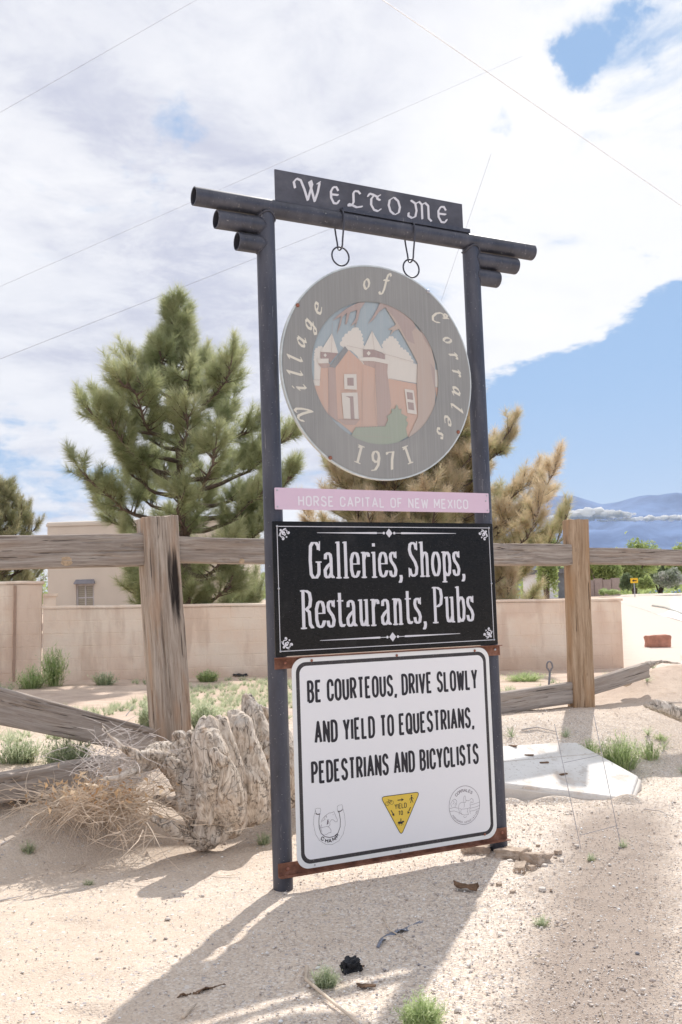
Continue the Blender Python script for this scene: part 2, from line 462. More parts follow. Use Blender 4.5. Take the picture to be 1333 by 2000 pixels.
def f_blackboard(N, b):
    c = coords(N); n = N.noise(c, 3.5, 6, .6); mot = N.noise(N.scale(c, (1, 1, 2.2)), 60, 4, .6)
    col = N.ramp(mot, [(.3, (.007, .0065, .006)), (.7, (.018, .016, .015))])
    col = N.mix(N.math('MULTIPLY', N.map(n, .5, .7), .5), col, (.045, .042, .042))
    col = N.mix(N.math('MULTIPLY', N.map(N.noise(c, 260, 2, .5), .70, .74), .35), col, (.3, .27, .25))
    N.put(b.inputs['Base Color'], col)
    N.put(b.inputs['Roughness'], N.map(N.noise(c, 5, 6, .7), .35, .65, .10, .26)); b.inputs['Specular IOR Level'].default_value = .22
    bump(N, b, N.math('ADD', N.noise(N.scale(c, (1, 1, 2.2)), 200, 3, .6), N.math('MULTIPLY', N.noise(c, 3, 2), 3)), .12, .003)
M['blackboard'] = mat('glossy_black_panel', f_blackboard)
M['alu'] = m_plain('aluminium_edge', (.55, .54, .56), .4, .8, .1, 40)

def paint(name, col, streak=.35):
    """sun-bleached enamel under dusty plastic glazing"""
    def f(N, b):
        c = coords(N); s = N.noise(N.scale(c, (130, 130, 1.5)), 1, 5, .75); n = N.noise(N.scale(c, (2.2, 2.2, 1.2)), 1, 4, .6)
        haze = (.475, .455, .435)
        cc = N.mix(.48, col, haze)
        cc = N.mix(N.math('MULTIPLY', N.map(s, .40, .78), streak), cc, (.56, .54, .52))
        cc = N.mix(N.math('MULTIPLY', N.map(s, .40, .27), .16), cc, (.16, .16, .165))
        cc = N.mix(N.math('MULTIPLY', N.map(n, .42, .68), .25), cc, (.46, .44, .41))
        N.put(b.inputs['Base Color'], cc); b.inputs['Roughness'].default_value = .28; b.inputs['Specular IOR Level'].default_value = .5
    return mat(name, f)
M['r_ring'] = paint('faded_grey_ring', (.115, .12, .11), .26)
M['r_cream'] = paint('faded_cream_letter', (1.0, .92, .74), .06)
M['r_sky'] = paint('faded_blue_sky_paint', (.30, .43, .50))
M['r_white'] = paint('faded_white_cloud_paint', (.93, .85, .74), .15)
M['r_wall'] = paint('faded_adobe_paint', (.76, .40, .24), .25)
M['r_wall2'] = paint('faded_adobe_shade_paint', (.50, .28, .21), .25)
M['r_dark'] = paint('faded_dark_trim_paint', (.33, .16, .13), .25)
M['r_trunk'] = paint('faded_trunk_paint', (.55, .38, .28), .25)
M['r_trunk2'] = paint('faded_bark_paint', (.42, .25, .20), .25)
M['r_green'] = paint('faded_green_bush_paint', (.24, .34, .19), .25)
M['r_grey'] = paint('faded_roof_paint', (.14, .15, .16), .2)
M['r_glass'] = m_plain('clear_plastic_rim', (.62, .66, .66), .2, 0, .1, 30, 0, .6)

def f_block(N, b):
    c = coords(N); oi = N.new('ShaderNodeObjectInfo'); w = N.new('ShaderNodeNewGeometry').outputs['Position']
    n = N.noise(w, 1.3, 5, .6); f = N.noise(w, 30, 4, .6)
    col = N.mix(N.map(n, .35, .68), (.85, .675, .53), (.88, .755, .62))
    col = N.mix(N.math('MULTIPLY', N.math('SUBTRACT', oi.outputs['Random'], .3), .10), col, (.66, .51, .42))
    col = N.mix(N.math('MULTIPLY', N.map(f, .5, .75), .25), col, (.75, .62, .52))
    st = N.noise(N.scale(w, (3, 3, .6)), 1, 5, .6); col = N.mix(N.math('MULTIPLY', N.map(st, .50, .66), .35), col, (.47, .31, .22))
    wz = N.sep(w)[2]; spl = N.math('MULTIPLY', N.map(N.math('ADD', wz, N.math('MULTIPLY', N.math('SUBTRACT', N.noise(w, 2.5, 5, .6), .5), .5)), .42, .10), .55)
    col = N.mix(spl, col, (.58, .42, .31))
    pt = N.map(N.noise(w, .7, 3, .5), .56, .62); col = N.mix(N.math('MULTIPLY', pt, .45), col, (.68, .50, .39))
    N.put(b.inputs['Base Color'], col); b.inputs['Roughness'].default_value = .95; b.inputs['Specular IOR Level'].default_value = .1
    bump(N, b, N.math('ADD', f, N.noise(w, 6, 4, .6)), .45, .015)
M['block'] = mat('painted_block', f_block)
M['stucco'] = m_plain('tan_stucco', (.54, .46, .41), .95, 0, .06, 1.2, .2, .1)
M['stucco2'] = m_plain('beige_stucco', (.68, .60, .515), .95, 0, .05, 1.2, .2, .1)
M['lintel'] = m_plain('grey_window_hood', (.25, .24, .26), .8)
M['frame_white'] = m_plain('window_frame_white', (.55, .52, .52), .6)
def f_pane(N, b):
    c = coords(N); x, y, z = N.sep(c)
    st = N.math('FRACT', N.math('MULTIPLY', z, 17)); 
    N.put(b.inputs['Base Color'], N.mix(N.map(st, .4, .6), (.30, .26, .20), (.40, .36, .28))); b.inputs['Roughness'].default_value = .12
    b.inputs['Specular IOR Level'].default_value = .5
M['pane'] = mat('window_pane_with_blind', f_pane)
def f_lid(N, b):
    c = coords(N); n = N.noise(c, 3, 6, .65); s_ = N.noise(c, 1.6, 6, .7); f = N.noise(c, 50, 4, .6)
    col = N.mix(N.map(n, .35, .7), (.80, .78, .75), (.68, .65, .61))
    col = N.mix(N.math('MULTIPLY', N.map(s_, .54, .64), .6), col, (.60, .49, .40))
    col = N.mix(N.math('MULTIPLY', N.map(N.noise(c, 7, 5, .7), .60, .66), .5), col, (.50, .44, .38))
    col = N.mix(N.math('MULTIPLY', N.map(f, .60, .68), .6), col, (.42, .38, .34))
    N.put(b.inputs['Base Color'], col); b.inputs['Roughness'].default_value = .9; b.inputs['Specular IOR Level'].default_value = .12
    bump(N, b, N.math('ADD', f, n), .3, .006)
M['concrete'] = mat('pale_concrete_lid', f_lid)
M['concrete_edge'] = m_plain('pale_concrete_rim', (.66, .61, .56), .85, 0, .08, 9, .3, .15)
M['road'] = m_plain('pale_concrete_road', (.72, .70, .68), .9, 0, .05, .5, .1, .15)
M['kerb'] = m_plain('grey_kerb', (.45, .44, .40), .9)
M['asphalt_chunk'] = m_plain('broken_crust', (.52, .42, .34), .95, 0, .25, 22, .8, .1)
M['black_scrap'] = m_plain('black_rubber_scrap', (.022, .022, .026), .55, 0, .4, 40, .4)
M['blue_scrap'] = m_plain('blue_grey_plastic_strip', (.20, .22, .28), .5, 0, .35, 30, .3)
M['bark_scrap'] = m_plain('brown_bark_scrap', (.20, .125, .08), .9, 0, .4, 40, .6)
M['twig'] = m_plain('dry_twig', (.64, .53, .42), .85, 0, .3, 9)
M['twig_grey'] = m_plain('grey_twig', (.58, .53, .50), .85, 0, .3, 9)
M['wire'] = m_plain('galvanised_wire', (.42, .42, .46), .45, .5)
M['cable'] = m_plain('utility_cable', (.42, .41, .43), .8)
M['cable_pale'] = m_plain('pale_utility_cable', (.85, .85, .86), .6)
M['brick'] = m_plain('red_brick_block', (.46, .22, .16), .9, 0, .25, 6, .5)
M['shovel'] = m_plain('grey_plastic_handle', (.20, .20, .22), .5)
M['sign_yellow'] = m_plain('yellow_road_sign', (.85, .50, .03), .5)
M['knot'] = m_plain('knot_wood', (.50, .37, .25), .8, 0, .25, 60, .4)

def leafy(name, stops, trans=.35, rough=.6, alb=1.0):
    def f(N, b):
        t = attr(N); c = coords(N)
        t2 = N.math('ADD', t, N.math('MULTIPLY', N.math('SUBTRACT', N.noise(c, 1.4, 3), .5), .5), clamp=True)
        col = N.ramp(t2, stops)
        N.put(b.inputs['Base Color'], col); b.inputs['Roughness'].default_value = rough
        tr = N.new('ShaderNodeBsdfTranslucent'); N.put(tr.inputs[0], col)
        mx = N.new('ShaderNodeMixShader'); mx.inputs[0].default_value = trans
        N.l.new(b.outputs[0], mx.inputs[1]); N.l.new(tr.outputs[0], mx.inputs[2])
        N.l.new(mx.outputs[0], N.n['Material Output'].inputs[0])
    return mat(name, f)
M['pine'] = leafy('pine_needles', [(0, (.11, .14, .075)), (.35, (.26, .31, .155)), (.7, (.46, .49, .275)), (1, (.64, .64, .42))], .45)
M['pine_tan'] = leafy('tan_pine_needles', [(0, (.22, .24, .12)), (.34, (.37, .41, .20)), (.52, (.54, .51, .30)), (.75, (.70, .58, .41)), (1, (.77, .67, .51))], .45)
M['olive'] = leafy('olive_needles', [(0, (.14, .16, .08)), (.5, (.32, .34, .18)), (1, (.50, .46, .30))], .3)
M['far_green'] = leafy('far_leaves', [(0, (.22, .27, .11)), (.5, (.42, .50, .20)), (1, (.62, .68, .32))], .5)
M['far_dark'] = leafy('far_dark_leaves', [(0, (.12, .16, .09)), (.5, (.24, .30, .16)), (1, (.38, .43, .25))], .45)
M['far_white'] = leafy('pale_flowering_shrub', [(0, (.16, .20, .11)), (.4, (.34, .38, .28)), (.6, (.62, .61, .58)), (1, (.80, .78, .76))], .3)
M['weed'] = leafy('weed_leaves', [(0, (.28, .38, .16)), (.5, (.50, .60, .30)), (1, (.72, .76, .48))], .5)
M['weed_grey'] = leafy('grey_green_weed', [(0, (.32, .38, .24)), (.5, (.52, .58, .39)), (1, (.68, .70, .52))], .5)
M['drygrass'] = leafy('dry_grass', [(0, (.42, .34, .22)), (1, (.66, .56, .40))], .3)
M['leaf_dry'] = leafy('dry_leaves', [(0, (.42, .20, .08)), (.35, (.62, .42, .24)), (1, (.74, .62, .47))], .3)
M['bark'] = m_plain('pine_bark', (.13, .098, .08), .95, 0, .4, 9, .6, .1)
def f_peb(N, b):
    N.put(b.inputs['Base Color'], N.ramp(attr(N), [(0, (.28, .28, .31)), (.2, (.44, .38, .35)), (.5, (.61, .53, .47)), (.8, (.72, .66, .60)), (1, (.88, .87, .86))]))
    b.inputs['Roughness'].default_value = .85
M['pebble'] = mat('pebbles', f_peb)
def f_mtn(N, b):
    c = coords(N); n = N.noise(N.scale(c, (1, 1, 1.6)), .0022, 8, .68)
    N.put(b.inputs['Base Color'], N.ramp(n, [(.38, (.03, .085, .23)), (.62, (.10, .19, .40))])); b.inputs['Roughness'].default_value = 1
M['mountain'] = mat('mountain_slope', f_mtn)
def f_cloud(N, b):
    tr = N.new('ShaderNodeBsdfTranslucent'); tr.inputs[0].default_value = (.95, .95, .95, 1); b.inputs['Base Color'].default_value = (.95, .95, .95, 1); b.inputs['Roughness'].default_value = 1
    b.inputs['Specular IOR Level'].default_value = 0
    mx = N.new('ShaderNodeMixShader'); mx.inputs[0].default_value = .55
    N.l.new(b.outputs[0], mx.inputs[1]); N.l.new(tr.outputs[0], mx.inputs[2]); N.l.new(mx.outputs[0], N.n['Material Output'].inputs[0])
M['cloud'] = mat('cloud_white', f_cloud)
# ------------------------------------------------------------------ the ground, one sheet to the horizon
def axis(lo, hi, fine, limit_lo, limit_hi, grow=1.09):
    a = list(np.arange(lo, hi, fine)); st = fine
    while a[-1] < limit_hi: st *= grow; a.append(a[-1] + st)
    st = fine
    while a[0] > limit_lo: st *= grow; a.insert(0, a[0] - st)
    return np.array(a)
xs = axis(-3.2, 4.2, .026, -9000, 9000); ys = axis(2.4, 10.5, .026, -60, 12000)
X, Y = np.meshgrid(xs, ys); Z = G(X, Y)
near = np.exp(-((X - .5) / 5) ** 2) * (1 - sstep(8.5, 12, Y)) * sstep(1, 2.5, Y)
Z = Z + near * (.010 * fbm(X * 16, Y * 16, o=3) + .006 * (vnoise(X * 36, Y * 36) - .5))
_fr = np.random.RandomState(12)
for _ in range(46):
    fx_, fy_ = _fr.uniform(-2.0, 2.6), _fr.uniform(2.9, 6.0); an_ = _fr.uniform(0, 3.14); u_ = (X - fx_) * math.cos(an_) + (Y - fy_) * math.sin(an_); v_ = -(X - fx_) * math.sin(an_) + (Y - fy_) * math.cos(an_)
    e_ = (u_ / .14) ** 2 + (v_ / .055) ** 2
    Z = Z - .011 * np.exp(-e_ ** 1.6) + .005 * np.exp(-((np.sqrt(e_) - 1.35) / .3) ** 2)
for k_ in (-.09, .09):
    tr_ = X - (.30 * Y - .22) - k_ * 2.2
    Z = Z - .007 * np.exp(-(tr_ / .07) ** 4) * (1 + .4 * np.sin(Y * 90 + np.sign(tr_) * 1.2)) * (1 - sstep(5.4, 6.4, Y)) * sstep(1, 2.2, Y)
nx, ny = len(xs), len(ys)
idx = np.arange(nx * ny).reshape(ny, nx)
Fq = np.stack([idx[:-1, :-1].ravel(), idx[:-1, 1:].ravel(), idx[1:, 1:].ravel(), idx[1:, :-1].ravel()], 1)
me = np_mesh('ground', np.stack([X.ravel(), Y.ravel(), Z.ravel()], 1), Fq)
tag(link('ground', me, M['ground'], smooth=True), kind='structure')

# mountains far behind
az = np.linspace(R(-50), R(80), 260); rows = 26
V = []
for j in range(rows):
    t = j / (rows - 1)
    for a in az:
        deg = math.degrees(a)
        h = 900 * (1 / (1 + math.exp(-(deg - 4.5) / 1.6))) + 0
        h += 95 * (mnoise.fractal(Vector((deg * .16, 2.2, 0)), 1.0, 2.0, 5) ) - max(0, deg - 14) * 10
        d = 9000 - 3300 * (1 - t) - 500 * mnoise.noise(Vector((deg * .3, t * 3, 1)))
        z = -20 + max(h, 0) * t ** .8 + (1 - t) * t * 260 * mnoise.fractal(Vector((deg * .5, t * 4, 5)), 1.0, 2.0, 4)
        V.append((d * math.sin(a), d * math.cos(a), z))
idx = np.arange(rows * len(az)).reshape(rows, len(az))
Fq = np.stack([idx[:-1, :-1].ravel(), idx[:-1, 1:].ravel(), idx[1:, 1:].ravel(), idx[1:, :-1].ravel()], 1)
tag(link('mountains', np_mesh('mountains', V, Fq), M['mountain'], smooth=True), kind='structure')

# pale road and lot far right
def sheet(name, poly, mat_, lift=.02, n=24):
    """a strip draped over the ground, edges at poly = (left pts, right pts)"""
    L, Rr = poly; V = []; F_ = []
    m_ = 8
    for i in range(n + 1):
        t = i / n * (len(L) - 1); k = min(int(t), len(L) - 2); u = t - k
        a = Vector(L[k]).lerp(Vector(L[k + 1]), u); b = Vector(Rr[k]).lerp(Vector(Rr[k + 1]), u)
        for j in range(m_ + 1):
            p = a.lerp(b, j / m_); V.append((p.x, p.y, Gz(p.x, p.y) + lift))
    for i in range(n):
        for j in range(m_):
            q = i * (m_ + 1) + j; F_.append((q, q + 1, q + m_ + 2, q + m_ + 1))
    return link(name, np_mesh(name, V, F_), mat_, smooth=True)
def gxy(px, py): p = ground_at(px, py); return (p.x, p.y)
tag(sheet('road', ([gxy(1120, 1163), gxy(1190, 1172), gxy(1255, 1190), gxy(1333, 1214), gxy(1430, 1240)], [gxy(1100, 1158.5), gxy(1190, 1158), gxy(1270, 1157.5), gxy(1350, 1157), gxy(1560, 1156)]), M['road'], .012, 40), kind='structure')
kb = MB(); kb.tube([ground_at(*q) + Vector((0, 0, .03)) for q in ((1275, 1184), (1300, 1188), (1333, 1200), (1380, 1216))], .05, 6)
tag(kb.build('kerb', M['kerb']), kind='structure')

# ------------------------------------------------------------------ garden wall of painted blocks
def block_mesh(w=.394, h=.194, d=.17, bev=.005):
    me = bpy.data.meshes.new('block')
    v = []
    for (x0, x1, y, z0, z1) in ((0, w, 0, 0, h), ):
        v += [(x0 + bev, -0.0, z0 + bev), (x1 - bev, 0, z0 + bev), (x1 - bev, 0, z1 - bev), (x0 + bev, 0, z1 - bev),
              (x0, bev, z0), (x1, bev, z0), (x1, bev, z1), (x0, bev, z1),
              (x0, d, z0), (x1, d, z0), (x1, d, z1), (x0, d, z1)]
    f = [(0, 1, 2, 3), (0, 4, 5, 1), (1, 5, 6, 2), (2, 6, 7, 3), (3, 7, 4, 0), (4, 8, 9, 5), (5, 9, 10, 6), (6, 10, 11, 7), (7, 11, 8, 4), (11, 10, 9, 8)]
    me.from_pydata(v, [], f); me.materials.append(M['block']); return me
BLK, HALF = block_mesh(), block_mesh(w=.194)
def block_wall(name, p0, p1, z0, z1, rows, label, extra=None, cap=True):
    """p0 -> p1 runs left to right as seen from the road; z0, z1 are the base heights of both ends"""
    p0, p1 = Vector(p0), Vector(p1); L = (p1 - p0).length; ang = math.atan2(p1.y - p0.y, p1.x - p0.x)
    root = empty(name, (p0.x, p0.y, z0)); root.rotation_euler = (0, -math.atan2(z1 - z0, L), ang)
    tag(root, label, 'wall')
    core = MB(); core.box(.012, L - .012, .003, .165, -.4, rows * .2 - .012)
    core.build('core', M['block'], root)
    for r in range(-1, rows):
        x = 0
        first = True
        while x < L - .05:
            half = (first and r % 2) or (L - x < .3)
            me = HALF if half else BLK; w = .2 if half else .4
            first = False
            o = link('block', me, None, root)
            o.location = (x + .004, rnd.uniform(-.0015, .0015), r * .2 + .003); x += w
    if cap:
        c = MB(); n = 40
        for i in range(n):
            pass
        pts = [(t, .085, rows * .2) for t in np.linspace(-.02, L + .02, 30)]
        vs = []; fs = []
        prof = [(-.015, -.0), (-.018, .02), (-.006, .04), (.03, .05), (.14, .05), (.176, .04), (.188, .02), (.185, 0)]
        for i, p in enumerate(pts):
            for (yy, zz) in prof: vs.append((p[0], yy, p[2] + zz + .004 * math.sin(i * 1.7)))
        k = len(prof)
        for i in range(len(pts) - 1):
            for j in range(k - 1): fs.append((i * k + j, (i + 1) * k + j, (i + 1) * k + j + 1, i * k + j + 1))
        fs.append(tuple(range(k))); fs.append(tuple((len(pts) - 1) * k + j for j in range(k))[::-1])
        c.add(vs, fs); c.build('coping', M['block'], root)
    return root
WR0 = (-4.83, 15.945); WR1 = (5.10, 18.45)
MW = block_wall('garden_wall', WR0, WR1, .16, -.02, 6, 'long low peach painted block wall behind the pines, ending in the dirt lot on the right')
# higher left end with two steps
hw = block_wall('garden_wall', (-9.33, 14.80), (-4.835, 15.942), .24, .16, 8, 'taller left end of the block wall, rising behind the fallen timbers')
b = MB(); b.box(.0, .20, .002, .168, 1.20, 1.40); o = b.build('step_block', M['block'], MW)
b = MB(); b.box(.0, .225, -.018, .188, 1.40, 1.445); o = b.build('step_coping', M['block'], MW)
b = MB(); b.box(-.02, .02, -.016, .002, -.3, 1.58); o = b.build('joint_strip', m_plain('brown_joint', (.42, .29, .22), .9), hw); o.location = (4.22, 0, 0)

# ------------------------------------------------------------------ tan adobe house at the rear left
def plane_box(mb, x0, x1, y0, y1, z0, z1, bev=.12):
    """box with softly rounded top edges (stucco parapet)"""
    prof = [(0, z1 - bev), (bev * .3, z1 - bev * .3), (bev, z1)]
    rings = [(0, z0)] + prof
    vs = []
    for ins, z in rings:
        vs += [(x0 + ins, y0 + ins, z), (x1 - ins, y0 + ins, z), (x1 - ins, y1 - ins, z), (x0 + ins, y1 - ins, z)]
    fs = []
    for i in range(len(rings) - 1):
        for j in range(4): fs.append((i * 4 + j, i * 4 + (j + 1) % 4, (i + 1) * 4 + (j + 1) % 4, (i + 1) * 4 + j))
    k = (len(rings) - 1) * 4; fs.append((k, k + 1, k + 2, k + 3)); mb.add(vs, fs)
HY = 30.0
hp = lambda px, py: at_y(px, py, HY)
a = hp(93, 1020); b_ = hp(470, 1060)
house = empty('adobe_house', (a.x, HY, .2)); tag(house, 'low tan stucco house with one shuttered window behind the left end of the wall', 'house')
hx = b_.x - a.x; hz = a.z - .34
mb = MB()
w0, w1 = hp(149, 1188), hp(184, 1140)
wx0, wx1, wz0, wz1 = w0.x - a.x, w1.x - a.x, w0.z - .2 - .1, w1.z - .2
# front wall built round the window opening
mb.box(0, wx0, 0, .3, -.5, hz); mb.box(wx1, hx, 0, .3, -.5, hz); mb.box(wx0, wx1, 0, .3, -.5, wz0); mb.box(wx0, wx1, 0, .3, wz1, hz)
mb.build('front_wall', M['stucco2'], house)
mb = MB(); mb.box(0, .3, .3, 7, -.5, hz); mb.box(hx - .3, hx, .3, 7, -.5, hz); mb.box(.3, hx - .3, 6.7, 7, -.5, hz); mb.box(.3, hx - .3, .3, 6.7, hz - .5, hz - .3)
mb.build('side_wall', M['stucco2'], house)
mb = MB(); vs = []
for (x0, x1, y0, y1) in ((-.03, hx + .03, -.03, .33), (-.03, .33, .33, 7.03), (hx - .33, hx + .03, .33, 7.03)):
    plane_box(mb, x0, x1, y0, y1, hz + .002, hz + .14, .07)
mb.build('parapet', M['stucco2'], house)
fr = MB(); t = .05; mxm, mzm = (wx0 + wx1) / 2, (wz0 + wz1) / 2
fr.box(wx0, wx0 + t, .06, .12, wz0, wz1); fr.box(wx1 - t, wx1, .06, .12, wz0, wz1); fr.box(wx0 + t, wx1 - t, .06, .12, wz1 - t, wz1); fr.box(wx0 + t, wx1 - t, .06, .12, wz0, wz0 + t)
fr.box(mxm - .02, mxm + .02, .065, .115, wz0 + t, wz1 - t); fr.box(wx0 + t, mxm - .02, .065, .115, mzm - .02, mzm + .02); fr.box(mxm + .02, wx1 - t, .065, .115, mzm - .02, mzm + .02)
win = fr.build('window', M['frame_white'], house)
for (xa, xb) in ((wx0 + t, mxm - .02), (mxm + .02, wx1 - t)):
    for (za, zb) in ((wz0 + t, mzm - .02), (mzm + .02, wz1 - t)):
        pn = MB(); pn.box(xa, xb, .085, .095, za, zb); pn.build('pane', M['pane'], win)
ln = MB(); z1 = wz1; vs = [(wx0 - .04, -.16, z1), (wx1 + .04, -.16, z1), (wx1 + .04, 0, z1), (wx0 - .04, 0, z1), (wx0 - .02, -.12, z1 + .06), (wx1 + .02, -.12, z1 + .06), (wx1, 0, z1 + .14), (wx0, 0, z1 + .14)]
ln.add(vs, [(0, 3, 2, 1), (0, 1, 5, 4), (1, 2, 6, 5), (2, 3, 7, 6), (3, 0, 4, 7), (4, 5, 6, 7)]); ln.build('window_hood', M['lintel'], house)
# rear-left wing of the house, set back
a2 = at_y(40, 1016, 34)
mb = MB(); plane_box(mb, 0, 6.5, 0, 3, -.5, a2.z - .2, .1)
wg = mb.build('adobe_wing', M['stucco']); wg.location = (a2.x, 37.3, .2); tag(wg, 'darker stucco wing set back behind the tan house, half behind the leftmost tree', 'house')

# white building and low walls far right
bY = 58.0
p, q = at_y(1060, 1142, bY), at_y(1092, 1120, bY)
root = empty('white_building', (p.x - .4, bY, 1.2)); tag(root, 'small white building with dark roof, far behind the right edge of the tan pine', 'building')
mb = MB(); mb.box(0, q.x - p.x + .3, 0, 4, -.5, q.z - 1.2); mb.build('wall', m_plain('white_wall', (.8, .8, .8)), root)
mb = MB(); mb.box(-.3, q.x - p.x + 1.6, -.3, 4.3, q.z - 1.198, q.z - .95); mb.build('roof', m_plain('dark_roof', (.16, .16, .17)), root)
mb = MB(); mb.box(q.x - p.x + .302, q.x - p.x + 1.2, 0.2, 3.8, -.5, q.z - 1.2); mb.build('side_bay', m_plain('grey_bay', (.22, .23, .24)), root)
p, q = at_y(1145, 1155, 60), at_y(1212, 1131, 60)
root = empty('far_garden_wall', (p.x, 60, 1.2)); tag(root, 'pinkish brown wall across the road, seen right of the right fence post', 'wall')
n = 4; wl = (q.x - p.x) / n
for i in range(n):
    mb = MB(); mb.box(i * wl + .01, (i + 1) * wl - .03, 0, .25, -.3, q.z - 1.2 + (.08 if i % 2 else 0)); mb.build('panel', m_plain('pink_brown_wall', (.42, .33, .30)) if i == 0 else bpy.data.materials['pink_brown_wall'], root)
# yellow arrow sign
p, q = at_y(1232, 1139, 56), at_y(1246, 1129, 56)
root = empty('arrow_sign', (((p.x + q.x) / 2), 56, Gz((p.x + q.x) / 2, 56))); tag(root, 'small yellow road sign with a black left arrow across the road', 'sign')
w, h = (q.x - p.x) / 2, q.z - p.z; zc = (p.z + q.z) / 2 - root.location.z
mb = MB(); mb.box(-w, w, -.02, 0, zc - h / 2, zc + h / 2); fc = mb.build('sign_face', M['sign_yellow'], root)
mb = MB(); y = -.024; mb.add([(-w * .6, y, zc), (-w * .1, y, zc - h * .3), (-w * .1, y, zc - h * .1), (w * .6, y, zc - h * .1), (w * .6, y, zc + h * .1), (-w * .1, y, zc + h * .1), (-w * .1, y, zc + h * .3)], [(0, 1, 2, 3, 4, 5, 6)])
mb.build('arrow', M['black_ink'], fc)
mb = MB(); mb.tube([(0, .03, -.2), (0, .03, zc + h / 2)], .03, 8); mb.build('pole', M['wire'], root)
# brick coloured block lying on the lot
def rough_box(name, sx, sy, sz, mat_, seed=0, n=7, amp=.03):
    mb = MB(); g = {}
    import itertools
    def vid(i, j, k):
        if (i, j, k) not in g:
            v = Vector((i / n - .5, j / n - .5, k / n - .5))
            e = sum(abs(c) > .49 for c in v)
            v *= (1 - .03 * max(0, e - 1))
            d = mnoise.noise(Vector((v.x * 3 + seed, v.y * 3, v.z * 3))) * amp + mnoise.noise(Vector((v.x * 9 + seed, v.y * 9, v.z * 9))) * amp * .5
            g[(i, j, k)] = len(mb.v); mb.v.append((v.x * sx * (1 + d * 3), v.y * sy * (1 + d * 3), (v.z + .5) * sz * (1 + d * 2))); mb.a.append(.5)
        return g[(i, j, k)]
    for a in range(n):
        for b in range(n):
            for (f, s_) in ((0, 0), (0, n), (1, 0), (1, n), (2, 0), (2, n)):
                q = []
                for (u, v) in ((a, b), (a + 1, b), (a + 1, b + 1), (a, b + 1)):
                    t = [0, 0, 0]; t[f] = s_; t[(f + 1) % 3] = u; t[(f + 2) % 3] = v; q.append(vid(*t))
                mb.f.append(tuple(q if s_ == n else q[::-1]))
    return mb.build(name, mat_)
g_ = ground_at(1286, 1263, 0.0); p, q = at_y(1265, 1260, g_.y), at_y(1307, 1236, g_.y)
o = rough_box('brick_block', q.x - p.x, .4, q.z - p.z + .03, M['brick'], 3)
o.location = (g_.x, g_.y, g_.z - .03); o.rotation_euler = (0, 0, .1)
tag(o, 'rough red brick coloured block on the pale lot at far right', 'brick block')

# overhead cables, strung from poles outside the picture
def cable(pa, pb, Y0, Y1, rad, mt, label, sag=.0):
    a, b = at_y(*pa, Y0), at_y(*pb, Y1)
    mb = MB(); pts = []
    for i in range(25):
        t = i / 24; p = a.lerp(b, t); p.z -= sag * 4 * t * (1 - t); pts.append(p)
    mb.tube(pts, rad, 5)
    o = mb.build('overhead_cable', mt); tag(o, label, 'cable', 'overhead cables'); return o
cable((-300, 392), (900, -296), 14, 20, .0026, M['cable'], 'thin dark cable crossing the top left corner of the sky')
cable((-200, 648), (1020, 110), 15, 22, .0022, M['cable'], 'thin dark cable passing just behind the left end of the top pipe')
cable((-250, 800), (648, 446), 15, 21, .0032, M['cable'], 'grey brown cable running behind the left post below the top pipe')
cable((862, 588), (960, 300), 17, 17, .0026, M['cable'], 'short steep cable seen between the round sign and the right post')
cable((560, -130), (1560, 560), 12, 22, .006, M['cable_pale'], 'pale cable slanting down across the upper right sky')

# low clouds drifting before the mountain
def cloud(px0, px1, py0, py1, seed, label, dist=6000.):
    a, b = at_y(px0, py1, dist), at_y(px1, py0, dist)
    sx, sz = (b.x - a.x), (b.z - a.z); rr = random.Random(seed); mb = MB()
    for i in range(150):
        t = (i + rr.random()) / 150; hh = sz * max(.08, 1 - abs(2 * t - 1) ** 1.5) * rr.uniform(.3, .7)
        c = Vector(((t - .5) * sx, rr.uniform(-1, 1) * sz, rr.uniform(0, .45) * hh)); r0 = hh * rr.uniform(.2, .6) + sz * .09
        n, mrow = 14, 9; vs = []; fs = []
        for j in range(mrow):
            th = math.pi * j / (mrow - 1)
            for k in range(n):
                ph = 2 * math.pi * k / n; d = Vector((math.sin(th) * math.cos(ph), math.sin(th) * math.sin(ph), math.cos(th)))
                rad_ = r0 * (1 + .4 * mnoise.noise(d * 2.2 + Vector((seed, i, 0))))
                vs.append(c + Vector((d.x * rad_ * 1.3, d.y * rad_ * 1.5, d.z * rad_ * .8)))
        for j in range(mrow - 1):
            for k in range(n): fs.append((j * n + k, (j + 1) * n + k, (j + 1) * n + (k + 1) % n, j * n + (k + 1) % n))
        mb.add(vs, fs)
    o = mb.build('low_cloud', M['cloud'], None, True); o.location = ((a.x + b.x) / 2, dist, a.z); tag(o, label, 'cloud'); return o
cloud(1070, 1235, 978, 1012, 2, 'soft white cloud bank before the mountain, beside the tan pine')
cloud(1165, 1440, 994, 1018, 8, 'long low white cloud strip before the mountain, running off the right edge')
